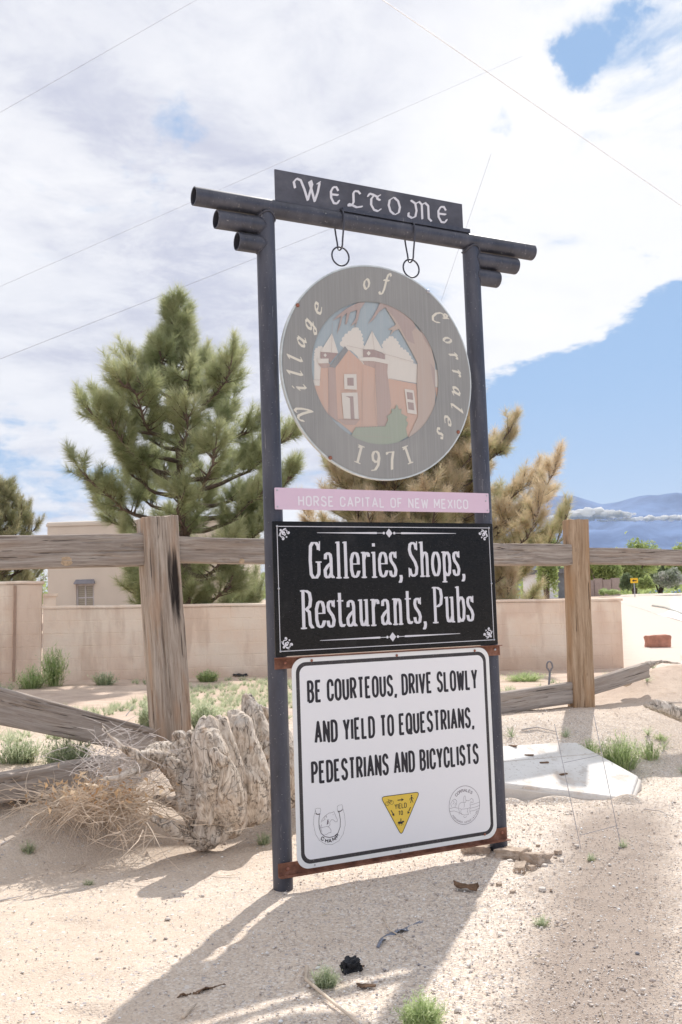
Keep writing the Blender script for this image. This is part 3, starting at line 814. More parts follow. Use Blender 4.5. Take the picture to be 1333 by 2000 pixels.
# ------------------------------------------------------------------ vegetation
class Tufts:
    """thin triangle needles or leaves collected as one mesh"""
    def __init__(s): s.V = []; s.T = []
    def needles(s, base, axis, n, length, spread, width, rs, tone, shoot=.12, tvar=.25):
        """bottle-brush tufts: base (m,3), axis (m,3), tone (m,)"""
        m = len(base)
        base = np.repeat(base, n, 0); ax = np.repeat(axis, n, 0); tn = np.repeat(tone, n)
        k = len(base)
        rv = rs.normal(size=(k, 3)); rv -= (rv * ax).sum(1, keepdims=True) * ax; rv /= np.linalg.norm(rv, axis=1, keepdims=True) + 1e-9
        t = rs.rand(k, 1)
        sp = spread * (1.15 - .75 * t) 
        d = ax * np.cos(sp) + rv * np.sin(sp); d[:, 2] -= .06; d /= np.linalg.norm(d, axis=1, keepdims=True)
        p = base + ax * t * shoot
        L = length * rs.uniform(.7, 1.1, (k, 1))
        side = np.cross(d, rs.normal(size=(k, 3))); side /= np.linalg.norm(side, axis=1, keepdims=True) + 1e-9
        a = p + side * width * .5; b = p - side * width * .5; c = p + d * L
        V = np.stack([a, b, c], 1).reshape(-1, 3)
        tv = np.clip(tn + (rs.rand(k) - .5) * tvar + .12 * (t[:, 0] - .5), 0, 1)
        s.V.append(V); s.T.append(np.repeat(tv, 3))
    def leaves(s, pos, size, rs, tone, tvar=.3, up=.3):
        k = len(pos); d = rs.normal(size=(k, 3)); d /= np.linalg.norm(d, axis=1, keepdims=True)
        d2 = np.cross(d, rs.normal(size=(k, 3))); d2 /= np.linalg.norm(d2, axis=1, keepdims=True)
        sz = (size * rs.uniform(.6, 1.3, k))[:, None] if np.isscalar(size) else (size * rs.uniform(.7, 1.2, k))[:, None]
        V = np.stack([pos - d * sz * .5, pos + d2 * sz * .4, pos + d * sz * .6], 1).reshape(-1, 3)
        s.V.append(V); s.T.append(np.repeat(np.clip(tone + (rs.rand(k) - .5) * tvar, 0, 1), 3))
    def build(s, name, mat_, parent=None, loc=None):
        V = np.concatenate(s.V); T = np.concatenate(s.T)
        if loc is not None: V = V - np.array(loc)
        me = np_mesh(name, V, np.arange(len(V)).reshape(-1, 3), T)
        return link(name, me, mat_, parent)

def pine(name, base, height, prof, label, needle_mat, seed, n_limb=64, tuft_n=46, nl=.17, spread=1.0, wid=.006, dens=1.0, z_low=.25, lean=(0, 0), trunk_r=.12, tone0=.45, skirt=False, asym=None, limbvar=.08):
    """prof: list of (z fraction, radius)"""
    rs = np.random.RandomState(seed); rr = random.Random(seed)
    root = empty(name, base); tag(root, label, 'pine tree')
    zs = [p[0] * height for p in prof]; rad = [p[1] for p in prof]
    R_at = lambda z: float(np.interp(z, zs, rad))
    tr = lambda z: Vector((lean[0] * z + .05 * math.sin(z * 1.3 + seed), lean[1] * z + .04 * math.sin(z * 1.7), z))
    tb = MB(); pts = [tr(z) for z in np.linspace(-.3, height * .97, 26)]
    tb.tube(pts, [trunk_r * (1 - .93 * (i / 25) ** .9) for i in range(26)], 10); tb.build('trunk', M['bark'], root, True)
    lb = MB(); B = []; A = []; T = []
    for i in range(n_limb):
        f = (i + rr.random() * .8) / n_limb
        z0 = height * (z_low + (.955 - z_low) * f ** .92)
        ang = i * 2.399 + rr.uniform(-.35, .35)
        zt_guess = z0 + .25
        L = R_at(min(zt_guess + .2, height)) * rr.choice((rr.uniform(.45, .8), rr.uniform(.8, 1.08)))
        if asym: L *= asym(math.cos(ang), z0 / height)
        L = max(L, .16); lt = rr.uniform(-limbvar, limbvar)
        d = Vector((math.cos(ang), math.sin(ang), 0))
        up0 = rr.uniform(-.06, .22) + .42 * f
        pts = []; n = 9
        for j in range(n):
            t = j / (n - 1)
            z = z0 + L * (up0 * t + (.18) * t * t * t) - .10 * L * math.sin(math.pi * t) * (1 - f)
            wob = Vector((mnoise.noise(Vector((i, t * 3, 0))), mnoise.noise(Vector((i, t * 3, 7))), mnoise.noise(Vector((i, t * 3, 14))))) * .12 * L * t
            c = tr(z0); pts.append(Vector((c.x, c.y, 0)) + d * (L * t) + Vector((0, 0, z)) + wob)
        r0 = trunk_r * (.42 - .25 * f) + .008
        lb.tube(pts, [r0 * (1 - .85 * j / (n - 1)) for j in range(n)], 6)
        # branchlets
        nb = int((5 + 10 * L) * dens)
        for k in range(nb):
            t = rr.uniform(.36, 1.0) ** .75 if k > 2 else 1.0
            q = t * (n - 1); j = min(int(q), n - 2); p = pts[j].lerp(pts[j + 1], q - j)
            dirl = (pts[j + 1] - pts[j]).normalized()
            side = Vector((-d.y, d.x, 0)) * rr.choice((-1, 1)) * rr.uniform(.3, 1.5)
            bd = (dirl * rr.uniform(.3, 1) + side + Vector((0, 0, rr.uniform(-.35, .8)))).normalized()
            if k <= 2: bd = (dirl + Vector((rr.uniform(-.3, .3), rr.uniform(-.3, .3), .5))).normalized()
            bl = rr.uniform(.18, .55) * (1.2 - .45 * t) * min(1, .45 + L * .45)
            e = p + bd * bl + Vector((0, 0, bl * .25)); mid = p.lerp(e, .5) - Vector((0, 0, bl * .06))
            lb.tube([p, mid, e], [r0 * .3 + .003, .006, .004], 4, False)
            nt = 4 if bl > .3 else 3
            for s_ in range(nt + 1):
                u = .35 + .65 * s_ / max(nt, 1); c = p.lerp(e, u)
                a = (bd + Vector((rr.uniform(-.55, .55), rr.uniform(-.55, .55), rr.uniform(.0, .75)))).normalized()
                if s_ == nt: a = (bd + Vector((0, 0, .7))).normalized()
                B.append(c); A.append(a)
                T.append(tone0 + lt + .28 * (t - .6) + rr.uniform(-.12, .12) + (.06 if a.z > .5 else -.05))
    # leader
    for k in range(26):
        z = height * (.84 + .16 * k / 25); c = tr(z); an = rr.uniform(0, 6.28)
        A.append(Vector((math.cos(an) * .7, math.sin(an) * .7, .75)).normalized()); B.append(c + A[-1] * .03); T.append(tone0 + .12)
    lb.build('limbs', M['bark'], root, True)
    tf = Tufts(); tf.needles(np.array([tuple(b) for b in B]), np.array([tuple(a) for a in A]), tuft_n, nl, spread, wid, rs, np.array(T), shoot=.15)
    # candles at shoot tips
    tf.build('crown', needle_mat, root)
    return root

YL = 18.6
b = at_y(366, 1330, YL)
gz = Gz(b.x, YL)
top = at_y(352, 590, YL)
hL = top.z - gz + .05
px2m = lambda px: px / FPX * YL
pine('pine_tree', (b.x, YL, gz), hL,
     [(.0, 1.4), (.12, 1.6), (.28, 1.85), (.42, 2.0), (.52, 2.05), (.62, 1.95), (.72, 1.6), (.80, 1.05), (.86, .50), (.93, .32), (1, .12)],
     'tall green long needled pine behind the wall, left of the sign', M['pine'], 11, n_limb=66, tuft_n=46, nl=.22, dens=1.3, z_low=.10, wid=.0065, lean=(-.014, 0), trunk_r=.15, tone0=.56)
YR = 21.5
b = at_y(822, 1250, YR); gz = Gz(b.x, YR); top = at_y(815, 700, YR)
pine('pine_tree', (b.x, YR, gz), top.z - gz,
     [(.0, 2.9), (.10, 3.05), (.25, 3.05), (.42, 2.85), (.55, 2.3), (.7, 1.65), (.82, 1.05), (.93, .5), (1, .15)],
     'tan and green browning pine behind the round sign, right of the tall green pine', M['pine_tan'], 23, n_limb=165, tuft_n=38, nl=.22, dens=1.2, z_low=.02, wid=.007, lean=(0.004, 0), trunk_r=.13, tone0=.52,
     asym=lambda c, z: 1.0 + .08 * c, limbvar=.22)
YO = 21.0
b = at_y(12, 1250, YO); gz = Gz(b.x, YO); top = at_y(0, 948, YO)
pine('pine_tree', (b.x - .15, YO, gz), top.z - gz,
     [(.0, .7), (.3, .95), (.6, .9), (.8, .7), (.93, .45), (1, .2)],
     'round olive conifer cut by the left edge of the photo', M['olive'], 5, n_limb=70, tuft_n=40, nl=.13, dens=1.2, z_low=.15, trunk_r=.1, tone0=.6)
def leaf_tree(name, px, py_top, py_base, Y_, wpx, label, mt, seed, n=9000, cat='tree', leaf=.16, trunk=True, lobes=14):
    rs = np.random.RandomState(seed); rr = random.Random(seed)
    c = at_y(px, py_base, Y_); t = at_y(px, py_top, Y_); w = wpx / FPX * Y_ / 2; h = t.z - c.z; gz = Gz(c.x, Y_)
    root = empty(name, (c.x, Y_, gz)); tag(root, label, cat)
    h = t.z - gz
    if trunk:
        tb = MB()
        for k in range(4):
            a = k * 1.7 + seed; e = Vector((math.cos(a) * w * .5, math.sin(a) * w * .4, h * .72))
            tb.tube([(0, 0, -.3), (e.x * .25, e.y * .25, h * .25), (e.x * .7, e.y * .7, h * .5), e], [.02 * h + .03, .015 * h + .02, .01 * h + .01, .01], 7)
        tb.build('trunk', M['bark'], root, True)
    tf = Tufts(); zl = .3 if trunk else .42
    for i in range(lobes):
        a = rr.uniform(0, 6.28); u = rr.random() ** .5
        zz = h * rr.uniform(zl, .8); rr_ = (1 - abs(zz / h - .5)) ; lc = np.array([math.cos(a) * u * w * .72, math.sin(a) * u * w * .6, zz])
        lr = np.array([w * rr.uniform(.26, .44), w * rr.uniform(.26, .42), h * rr.uniform(.14, .24)])
        m_ = n // lobes; d = rs.normal(size=(m_, 3)); d /= np.linalg.norm(d, axis=1, keepdims=True); d *= (rs.rand(m_, 1) ** .4)
        d *= (1 + .3 * np.sin(d[:, :1] * 7 + i) * np.cos(d[:, 1:2] * 6))
        P = lc + d * lr; P = P[P[:, 2] < h]; 
        if not trunk: P[:, 2] = np.abs(P[:, 2])
        tf.leaves(P, leaf, rs, .45 + rr.uniform(-.15, .15), .4)
    tf.build('crown' if trunk else 'foliage', mt, root)
    return root
leaf_tree('leafy_tree', 1240, 1050, 1156, 72, 105, 'bright green round tree across the road, above the right rail', M['far_green'], 1, 9000, leaf=.26)
leaf_tree('leafy_tree', 1172, 1078, 1156, 66, 95, 'darker green tree right of the right fence post', M['far_green'], 2, 7000, leaf=.24)
leaf_tree('leafy_tree', 1068, 1028, 1156, 48, 52, 'small light green tree showing at the edge of the tan pine', M['far_green'], 3, 5000, leaf=.16)
leaf_tree('leafy_tree', 1345, 1052, 1156, 66, 80, 'green tree cut by the right edge of the photo', M['far_green'], 4, 6000, leaf=.24)
leaf_tree('leafy_tree', 1290, 1085, 1156, 78, 120, 'dark green tree behind the yellow arrow sign', M['far_dark'], 6, 6000, leaf=.26)
leaf_tree('leafy_tree', 1105, 1080, 1156, 76, 90, 'dark green tree behind the right fence post', M['far_dark'], 16, 5000, leaf=.26)
leaf_tree('leafy_tree', 1390, 1070, 1156, 70, 90, 'green tree beyond the right edge of the photo', M['far_green'], 26, 4000, leaf=.26)
leaf_tree('leafy_tree', 140, 1008, 1120, 48, 48, 'light green treetop peeking over the tan house', M['far_green'], 7, 3000, leaf=.16)
leaf_tree('shrub', 1225, 1117, 1158, 58, 30, 'round dark grey green shrub left of the yellow arrow sign', M['far_dark'], 8, 4000, 'shrub', .12, False, 10)
leaf_tree('shrub', 1262, 1122, 1158, 59, 40, 'mid green shrub right of the yellow arrow sign', M['far_green'], 9, 4000, 'shrub', .13, False, 10)
leaf_tree('shrub', 1312, 1108, 1159, 57, 66, 'pale flowering shrub at the right edge of the photo', M['far_white'], 10, 6000, 'shrub', .15, False, 16)
leaf_tree('shrub', 1190, 1148, 1160, 57, 44, 'low yellowish green shrub in front of the far pinkish wall', M['weed'], 12, 2500, 'shrub', .10, False, 10)
leaf_tree('shrub', 1110, 1128, 1159, 60, 44, 'low dark shrub beside the white building', M['far_dark'], 13, 3000, 'shrub', .14, False, 10)

# far-off treeline closing the plain on both sides
rs = np.random.RandomState(77); tf = Tufts(); P = []
for i in range(520):
    a = R(rs.uniform(-45, 60)); d = rs.uniform(95, 150); c = np.array([d * math.sin(a), d * math.cos(a), 1.8]); hh = rs.uniform(1.8, 4.2)
    q = rs.normal(size=(70, 3)) * np.array([1.9, 1.9, hh * .36]) + c + np.array([0, 0, hh * .42]); P.append(q)
P = np.concatenate(P); P[:, 2] = np.maximum(P[:, 2], 1.4); tf.leaves(P, .75, rs, .4, .5)
o = tf.build('distant_treeline', M['far_green']); tag(o, 'hazy line of far trees along the horizon', 'treeline', kind='stuff')

# weeds -------------------------------------------------------------------
def weed(px, py, wpx, hpx, label, mt='weed', n=240, seed=0, cat='weed', name='weed_clump', erect=.5, z0=.1, width=.0035, leafs=2.0):
    g = ground_at(px, py, z0); sc = math.hypot(g.x, g.y) / FPX
    w, h = wpx * sc / 2, hpx * sc; rs = np.random.RandomState(seed + int(px)); V = []; T = []
    for i in range(n):
        a = rs.rand() * 6.283; r_ = rs.rand() ** .6
        p0 = np.array([math.cos(a) * r_ * w * .45, math.sin(a) * r_ * w * .35, -.01])
        hh = h * rs.uniform(.45, 1.0) * (1 - .35 * r_); out = np.array([math.cos(a), math.sin(a) * .8, 0]) * w * .6 * r_ * rs.uniform(.4, 1.2)
        p1 = p0 + out * .4 + np.array([0, 0, hh * .6]); p2 = p0 + out + np.array([0, 0, hh]) + rs.normal(size=3) * h * .06
        s_ = np.array([math.cos(a + 1.5 + rs.rand()), math.sin(a + 1.5), 0]) * width * .5
        tn = np.clip(.5 + rs.normal() * .2, 0, 1)
        V += [p0 - s_, p0 + s_, p1 + s_ * .8, p0 - s_, p1 + s_ * .8, p1 - s_ * .8, p1 - s_ * .8, p1 + s_ * .8, p2]; T += [tn * .8] * 3 + [tn] * 6
        for k in range(int(leafs * 3)):
            t = rs.uniform(.15, 1); b_ = p0 * (1 - t) ** 2 + 2 * p1 * t * (1 - t) + p2 * t * t
            d = rs.normal(size=3); d[2] = abs(d[2]) * .7; d /= np.linalg.norm(d); L = h * rs.uniform(.08, .2)
            sd_ = np.cross(d, [0, 0, 1]); sd_ = sd_ / (np.linalg.norm(sd_) + 1e-6) * width * .8
            V += [b_ - sd_, b_ + sd_, b_ + d * L]; T += [np.clip(tn + rs.uniform(-.1, .25), 0, 1)] * 3
    V = np.array(V); o = link(name, np_mesh(name, V, np.arange(len(V)).reshape(-1, 3), T), M[mt]); o.location = g
    tag(o, label, cat); return o
weed(825, 2010, 100, 82, 'bright green feathery weed clump at the bottom edge in front of the sign', n=420, z0=0, width=.0022)
weed(637, 1928, 62, 52, 'sparse grey green weed clump left of the black scrap', 'weed_grey', n=220, z0=0, width=.002)
weed(1215, 1500, 105, 78, 'large green weed clump behind the concrete lid', n=330, width=.0035)
weed(1155, 1478, 60, 45, 'smaller green weed tuft left of the large clump behind the lid', n=100, width=.0035)
weed(1270, 1482, 60, 50, 'thin green weed tuft right of the large clump behind the lid', n=90, width=.0035)
weed(62, 1345, 84, 50, 'bushy green weed at the foot of the taller wall, leftmost', n=240, width=.008)
weed(105, 1340, 70, 92, 'tall stemmed green weed at the foot of the wall, right of the bushy one', n=100, erect=.9, width=.009, leafs=4)
weed(205, 1338, 60, 32, 'low grey green weed at the wall foot left of the left fence post', 'weed_grey', n=160, width=.009)
weed(405, 1332, 52, 28, 'rounded low green weed at the wall foot right of the left fence post', n=380, width=.009)
weed(130, 1505, 120, 80, 'grey green weed clump between the two fallen timbers', 'weed_grey', n=420, width=.005)
weed(35, 1490, 120, 60, 'grey green weeds at the left edge behind the fallen timber', 'weed_grey', n=300, width=.005)
weed(400, 1425, 85, 62, 'green weed clump right of the left fence post behind the root', 'weed_grey', n=420, width=.005)
weed(288, 1425, 50, 60, 'green weed clump left of the left fence post behind the timber', 'weed_grey', n=240, width=.005)
weed(1025, 1330, 100, 22, 'flat patch of green weed beyond the right lower rail', n=360, width=.007)
weed(517, 1590, 30, 36, 'little yellow green grass tuft at the right foot of the root', 'weed', n=70, width=.003)
weed(515, 1650, 36, 34, 'small grass tuft left of the left steel post', 'weed_grey', n=90, width=.0025)
weed(56, 1665, 36, 32, 'small green grass tuft in the sand at the left', 'weed_grey', n=70, width=.0022)
weed(173, 1728, 28, 18, 'tiny grass tuft in the open sand left of the sign', 'weed_grey', n=50, width=.002)
weed(1058, 1806, 40, 28, 'small green tuft in the gravel right of the shadow', 'weed_grey', n=70, width=.002)
weed(1155, 1680, 26, 22, 'tiny green tuft below the wire stake', 'weed_grey', n=45, width=.002)
weed(1218, 1655, 24, 24, 'tiny green tuft at the right leg of the wire stake', 'weed_grey', n=45, width=.002)
weed(1292, 1445, 40, 18, 'flat weed tuft below the log at the right edge', 'weed', n=80, width=.003)
weed(1190, 1330, 40, 24, 'low weed tuft just behind the right low rail', 'weed_grey', n=70, width=.004)

# thin ground cover behind the fence
rs = np.random.RandomState(5); P = []; 
N_ = 5200
gx = rs.uniform(-7.5, 4.5, N_); gy = rs.uniform(6.9, 16.2, N_)
ok = (fbm(gx * .55, gy * .55, o=3) > .03) & ((gx < 0.2) | (rs.rand(N_) < .12)) & (gy < 16 + .25 * (gx + 4.5) - .3)
gx, gy = gx[ok], gy[ok]; m_ = len(gx)
base = np.stack([gx, gy, G(gx, gy) - .005], 1); axv = rs.normal(size=(m_, 3)) * .25; axv[:, 2] = 1; axv /= np.linalg.norm(axv, axis=1, keepdims=True)
tf = Tufts(); tf.needles(base, axv, 22, .09, .9, .007, rs, .5 + .2 * rs.normal(size=m_), shoot=.02)
o = tf.build('ground_weeds', M['weed_grey']); tag(o, 'thin grey green weeds scattered over the dirt behind the fence', 'ground cover', kind='stuff')
# dry straw litter
N_ = 9000
gx = rs.uniform(-4.5, 4.5, N_); gy = rs.uniform(3.0, 12, N_)
ok = (rs.rand(N_) < np.where(gy < 5.3, .06, .8)) & ((fbm(gx * 1.3, gy * 1.3, o=3) > -.02) | (rs.rand(N_) < .15)); gx, gy = gx[ok], gy[ok]; m_ = len(gx)
an = rs.rand(m_) * 3.14; L = rs.uniform(.02, .10, m_); gz = G(gx, gy) + .006
dx, dy = np.cos(an) * L, np.sin(an) * L; wx, wy = -np.sin(an) * .0016, np.cos(an) * .0016
V = np.stack([np.stack([gx - wx, gy - wy, gz], 1), np.stack([gx + wx, gy + wy, gz + .002], 1), np.stack([gx + dx, gy + dy, G(gx + dx, gy + dy) + rs.uniform(.004, .02, m_)], 1)], 1).reshape(-1, 3)
me = np_mesh('straw_litter', V, np.arange(len(V)).reshape(-1, 3), np.repeat(rs.rand(m_), 3)); o = link('straw_litter', me, M['drygrass']); tag(o, 'dry straw and needle litter strewn over the dirt', 'litter', kind='stuff')

# pebbles --------------------------------------------------------------------
rs = np.random.RandomState(9)
N_ = 90000
gy = 2.6 + 5.4 * rs.rand(N_) ** 1.35; gx = (rs.rand(N_) * 2 - 1) * (gy * .42) 
dn = np.clip(.5 + .45 * gx + 1.0 * fbm(gx * .9, gy * .9, o=3), .20, 1) * np.where(gy > 6.3, .45, 1)
ok = rs.rand(N_) < dn; gx, gy = gx[ok], gy[ok]; m_ = len(gx)
r_ = .0016 + .0030 * rs.rand(m_) ** 2.5 + np.where(rs.rand(m_) < .025, rs.rand(m_) * .007, 0)
gz = G(gx, gy) + .004 + r_ * .15
oct_ = np.array([[1, 0, 0], [0, 1, 0], [-1, 0, 0], [0, -1, 0], [0, 0, .75], [0, 0, -.75]], float)
V = oct_[None] * (1 + rs.uniform(-.35, .35, (m_, 6, 1))) * r_[:, None, None] * rs.uniform(.7, 1.35, (m_, 1, 3))
ca, sa = np.cos(rs.rand(m_) * 6.28), np.sin(rs.rand(m_) * 6.28)
x_ = V[..., 0] * ca[:, None] - V[..., 1] * sa[:, None]; y_ = V[..., 0] * sa[:, None] + V[..., 1] * ca[:, None]
V = np.stack([x_ + gx[:, None], y_ + gy[:, None], V[..., 2] + gz[:, None]], -1).reshape(-1, 3)
fo = np.array([[0, 1, 4], [1, 2, 4], [2, 3, 4], [3, 0, 4], [1, 0, 5], [2, 1, 5], [3, 2, 5], [0, 3, 5]])
Fc = (fo[None] + 6 * np.arange(m_)[:, None, None]).reshape(-1, 3)
tn = np.where(rs.rand(m_) < .08, rs.rand(m_) * .25, .25 + .75 * rs.rand(m_))
o = link('gravel', np_mesh('gravel', V, Fc, np.repeat(tn, 6)), M['pebble']); tag(o, 'fine pale gravel scattered over the sand', 'gravel', kind='stuff')
# ------------------------------------------------------------------ pen-drawn lettering
def arc(cx, cy, rx, ry, a0, a1, n=9):
    return [(cx + rx * math.cos(R(a0 + (a1 - a0) * i / n)), cy + ry * math.sin(R(a0 + (a1 - a0) * i / n))) for i in range(n + 1)]
def circ(cx, cy, rx, ry=None, n=28): return arc(cx, cy, rx, ry or rx, 0, 360, n)[:-1]
def hull(P):
    P = sorted(set((round(x, 7), round(y, 7)) for x, y in P))
    if len(P) < 3: return P
    def half(Q):
        h = []
        for p in Q:
            while len(h) > 1 and (h[-1][0] - h[-2][0]) * (p[1] - h[-2][1]) - (h[-1][1] - h[-2][1]) * (p[0] - h[-2][0]) <= 1e-14: h.pop()
            h.append(p)
        return h[:-1]
    return half(P) + half(P[::-1])
def area(p): return .5 * sum(p[i - 1][0] * p[i][1] - p[i][0] * p[i - 1][1] for i in range(len(p)))
def pen_mono(t): return [(t / 2 * math.cos(2 * math.pi * k / 8), t / 2 * math.sin(2 * math.pi * k / 8)) for k in range(8)]
def pen_rect(w, h, ang=0):
    c, s = math.cos(R(ang)), math.sin(R(ang))
    return [(x * c - y * s, x * s + y * c) for x, y in ((-w / 2, -h / 2), (w / 2, -h / 2), (w / 2, h / 2), (-w / 2, h / 2))]
def butt(p, q, t):
    dx, dy = q[0] - p[0], q[1] - p[1]; L = math.hypot(dx, dy) or 1; nx_, ny_ = -dy / L * t / 2, dx / L * t / 2
    return [(p[0] + nx_, p[1] + ny_), (p[0] - nx_, p[1] - ny_), (q[0] - nx_, q[1] - ny_), (q[0] + nx_, q[1] + ny_)]
def stroke(pts, pen=None, mono=None, close=False):
    """polygons swept by a pen along a polyline"""
    out = []
    if close: pts = list(pts) + [pts[0]]
    for i in range(len(pts) - 1):
        p, q = pts[i], pts[i + 1]
        if mono is not None:
            out.append(butt(p, q, mono))
            if 0 < i or close: out.append([(p[0] + a, p[1] + b) for a, b in pen_mono(mono)])
        else: out.append(hull([(p[0] + a, p[1] + b) for a, b in pen] + [(q[0] + a, q[1] + b) for a, b in pen]))
    return out
def union(polys):
    V = []; F_ = []
    for p in polys:
        if len(p) < 3 or abs(area(p)) < 1e-11: continue
        if area(p) < 0: p = p[::-1]
        o = len(V); V += [Vector(q) for q in p]; F_.append(list(range(o, o + len(p))))
    if not F_: return [], []
    r = delaunay_2d_cdt(V, [], F_, 1, 1e-7)
    vs, fs, of = r[0], r[2], r[5]
    return [tuple(v) for v in vs], [f for f, o in zip(fs, of) if len(o)]
class Flat:
    """flat print in the plane of a board: x across, z up, lying at y = -off"""
    def __init__(s): s.mb = MB()
    def polys(s, polys, off):
        vs, fs = union(polys)
        out = []
        for f in fs:
            p = [vs[i] for i in f]; out.append(tuple(f) if area(p) > 0 else tuple(f[::-1]))
        s.mb.add([(x, -off, z) for x, z in vs], out); return s
    def build(s, name, mt, parent): return s.mb.build(name, mt, parent)

HW = {}
HW['A'] = ([[(0, 0), (.27, 1), (.54, 0)], [(.09, .31), (.45, .31)]], .54)
HW['B'] = ([[(0, 0), (0, 1), (.22, 1)] + arc(.22, .765, .21, .235, 90, -90, 8) + [(0, .53)], [(.24, .53)] + arc(.24, .265, .23, .265, 90, -90, 8) + [(0, 0)]], .47)
HW['C'] = ([[(.46, .70)] + arc(.23, .77, .23, .23, 0, 180, 10) + arc(.23, .23, .23, .23, 180, 360, 10) + [(.46, .30)]], .46)
HW['D'] = ([[(0, 0), (0, 1), (.20, 1)] + arc(.20, .74, .27, .26, 90, 0, 6) + arc(.20, .26, .27, .26, 0, -90, 6) + [(0, 0)]], .47)
HW['E'] = ([[(.42, 1), (0, 1), (0, 0), (.42, 0)], [(0, .52), (.33, .52)]], .42)
HW['F'] = ([[(.42, 1), (0, 1), (0, 0)], [(0, .52), (.33, .52)]], .42)
HW['H'] = ([[(0, 0), (0, 1)], [(.46, 0), (.46, 1)], [(0, .52), (.46, .52)]], .46)
HW['I'] = ([[(0, 0), (0, 1)]], .0)
HW['L'] = ([[(0, 1), (0, 0), (.40, 0)]], .40)
HW['M'] = ([[(0, 0), (0, 1), (.28, .28), (.56, 1), (.56, 0)]], .56)
HW['N'] = ([[(0, 0), (0, 1), (.46, 0), (.46, 1)]], .46)
HW['O'] = ([arc(.24, .76, .24, .24, 0, 180, 12) + arc(.24, .24, .24, .24, 180, 360, 12) + [(.48, .76)]], .48)
HW['P'] = ([[(0, 0), (0, 1), (.22, 1)] + arc(.22, .74, .23, .26, 90, -90, 10) + [(0, .48)]], .45)
HW['Q'] = ([HW['O'][0][0], [(.26, .22), (.50, -.08)]], .48)
HW['R'] = ([HW['P'][0][0], [(.20, .48), (.47, 0)]], .47)
HW['S'] = ([arc(.23, .765, .22, .235, 5, 180, 9) + [(.03, .66), (.10, .575), (.37, .44), (.44, .34)] + arc(.23, .235, .23, .235, 0, -175, 9)], .46)
HW['T'] = ([[(0, 1), (.46, 1)], [(.23, 1), (.23, 0)]], .46)
HW['U'] = ([[(0, 1)] + arc(.23, .23, .23, .23, 180, 360, 10) + [(.46, 1)]], .46)
HW['V'] = ([[(0, 1), (.26, 0), (.52, 1)]], .52)
HW['W'] = ([[(0, 1), (.16, 0), (.33, .85), (.50, 0), (.66, 1)]], .66)
HW['X'] = ([[(0, 0), (.50, 1)], [(0, 1), (.50, 0)]], .50)
HW['Y'] = ([[(0, 1), (.25, .45), (.50, 1)], [(.25, .45), (.25, 0)]], .50)
HW[','] = ([[(.05, .04), (.05, -.04), (0, -.16)]], .05)
HW['.'] = ([[(.0, .0), (.0, .06)]], .0)

SF = {}
def sv(x, y, w=.06): return ('t', [(x - w, y), (x + w, y)])
SF['G'] = ([[(.27, .80), (.26, .90), (.19, .985), (.09, .985), (.02, .88), (0, .5), (.02, .12), (.09, .015), (.18, .015), (.26, .12), (.27, .22), (.27, .44)], ('t', [(.19, .45), (.34, .45)]), ('t', [(.30, .78), (.31, 1.0)])], .33)
SF['R'] = ([[(.03, 0), (.03, 1)], ('t', [(-.04, .99), (.16, .99)]), [(.14, .985), (.23, .93), (.26, .76), (.23, .58), (.14, .515)], ('t', [(.06, .51), (.16, .51)]), [(.13, .5), (.21, .43), (.235, .1), (.30, .015)], sv(.03, .01, .075)], .32)
SF['S'] = ([[(.25, .80), (.22, .94), (.13, .985), (.04, .93), (.015, .78), (.05, .64), (.20, .42), (.255, .26), (.23, .08), (.13, .015), (.04, .07), (.01, .22)], ('t', [(.27, .78), (.28, 1.0)]), ('t', [(-.02, .01), (-.02, .24)])], .27)
SF['P'] = ([[(.03, 0), (.03, 1)], ('t', [(-.04, .99), (.16, .99)]), [(.14, .985), (.24, .93), (.27, .74), (.24, .53), (.14, .465)], ('t', [(.06, .46), (.16, .46)]), sv(.03, .01, .08)], .29)
SF['a'] = ([[(.03, .54), (.04, .65), (.12, .70), (.19, .65), (.21, .54), (.21, .08), (.27, .02)], [(.21, .42), (.09, .33), (.01, .22), (.02, .07), (.08, .015), (.15, .04), (.21, .14)]], .28)
SF['l'] = ([[(.05, 0), (.05, 1)], ('t', [(-.02, .985), (.05, .985)]), sv(.05, .01, .07)], .11)
SF['e'] = ([[(.02, .385), (.23, .385), (.23, .54), (.19, .67), (.12, .705), (.05, .66), (.0, .5), (0, .22), (.04, .06), (.12, .015), (.19, .06), (.24, .18)]], .24)
SF['r'] = ([[(.05, 0), (.05, .71)], ('t', [(-.02, .70), (.05, .70)]), sv(.05, .01, .07), [(.05, .50), (.10, .65), (.16, .70), (.21, .66), (.215, .60)]], .22)
SF['i'] = ([[(.05, 0), (.05, .71)], ('t', [(-.02, .70), (.05, .70)]), sv(.05, .01, .07), [(.05, .89), (.05, .95)]], .11)
SF['s'] = ([[(.18, .57), (.16, .67), (.10, .705), (.03, .66), (.01, .56), (.04, .45), (.15, .31), (.19, .19), (.16, .05), (.09, .015), (.02, .06), (0, .17)], ('t', [(.205, .55), (.21, .71)])], .20)
SF[','] = ([[(.03, .04), (.045, -.02), (.03, -.10), (-.005, -.15)]], .06)
SF['h'] = ([[(.05, 0), (.05, 1)], ('t', [(-.02, .985), (.05, .985)]), sv(.05, .01, .065), [(.05, .52), (.10, .66), (.16, .705), (.22, .66), (.235, .54), (.235, 0)], sv(.235, .01, .06)], .30)
SF['n'] = ([[(.05, 0), (.05, .71)], ('t', [(-.02, .70), (.05, .70)]), sv(.05, .01, .065), [(.05, .52), (.10, .66), (.16, .705), (.22, .66), (.235, .54), (.235, 0)], sv(.235, .01, .06)], .30)
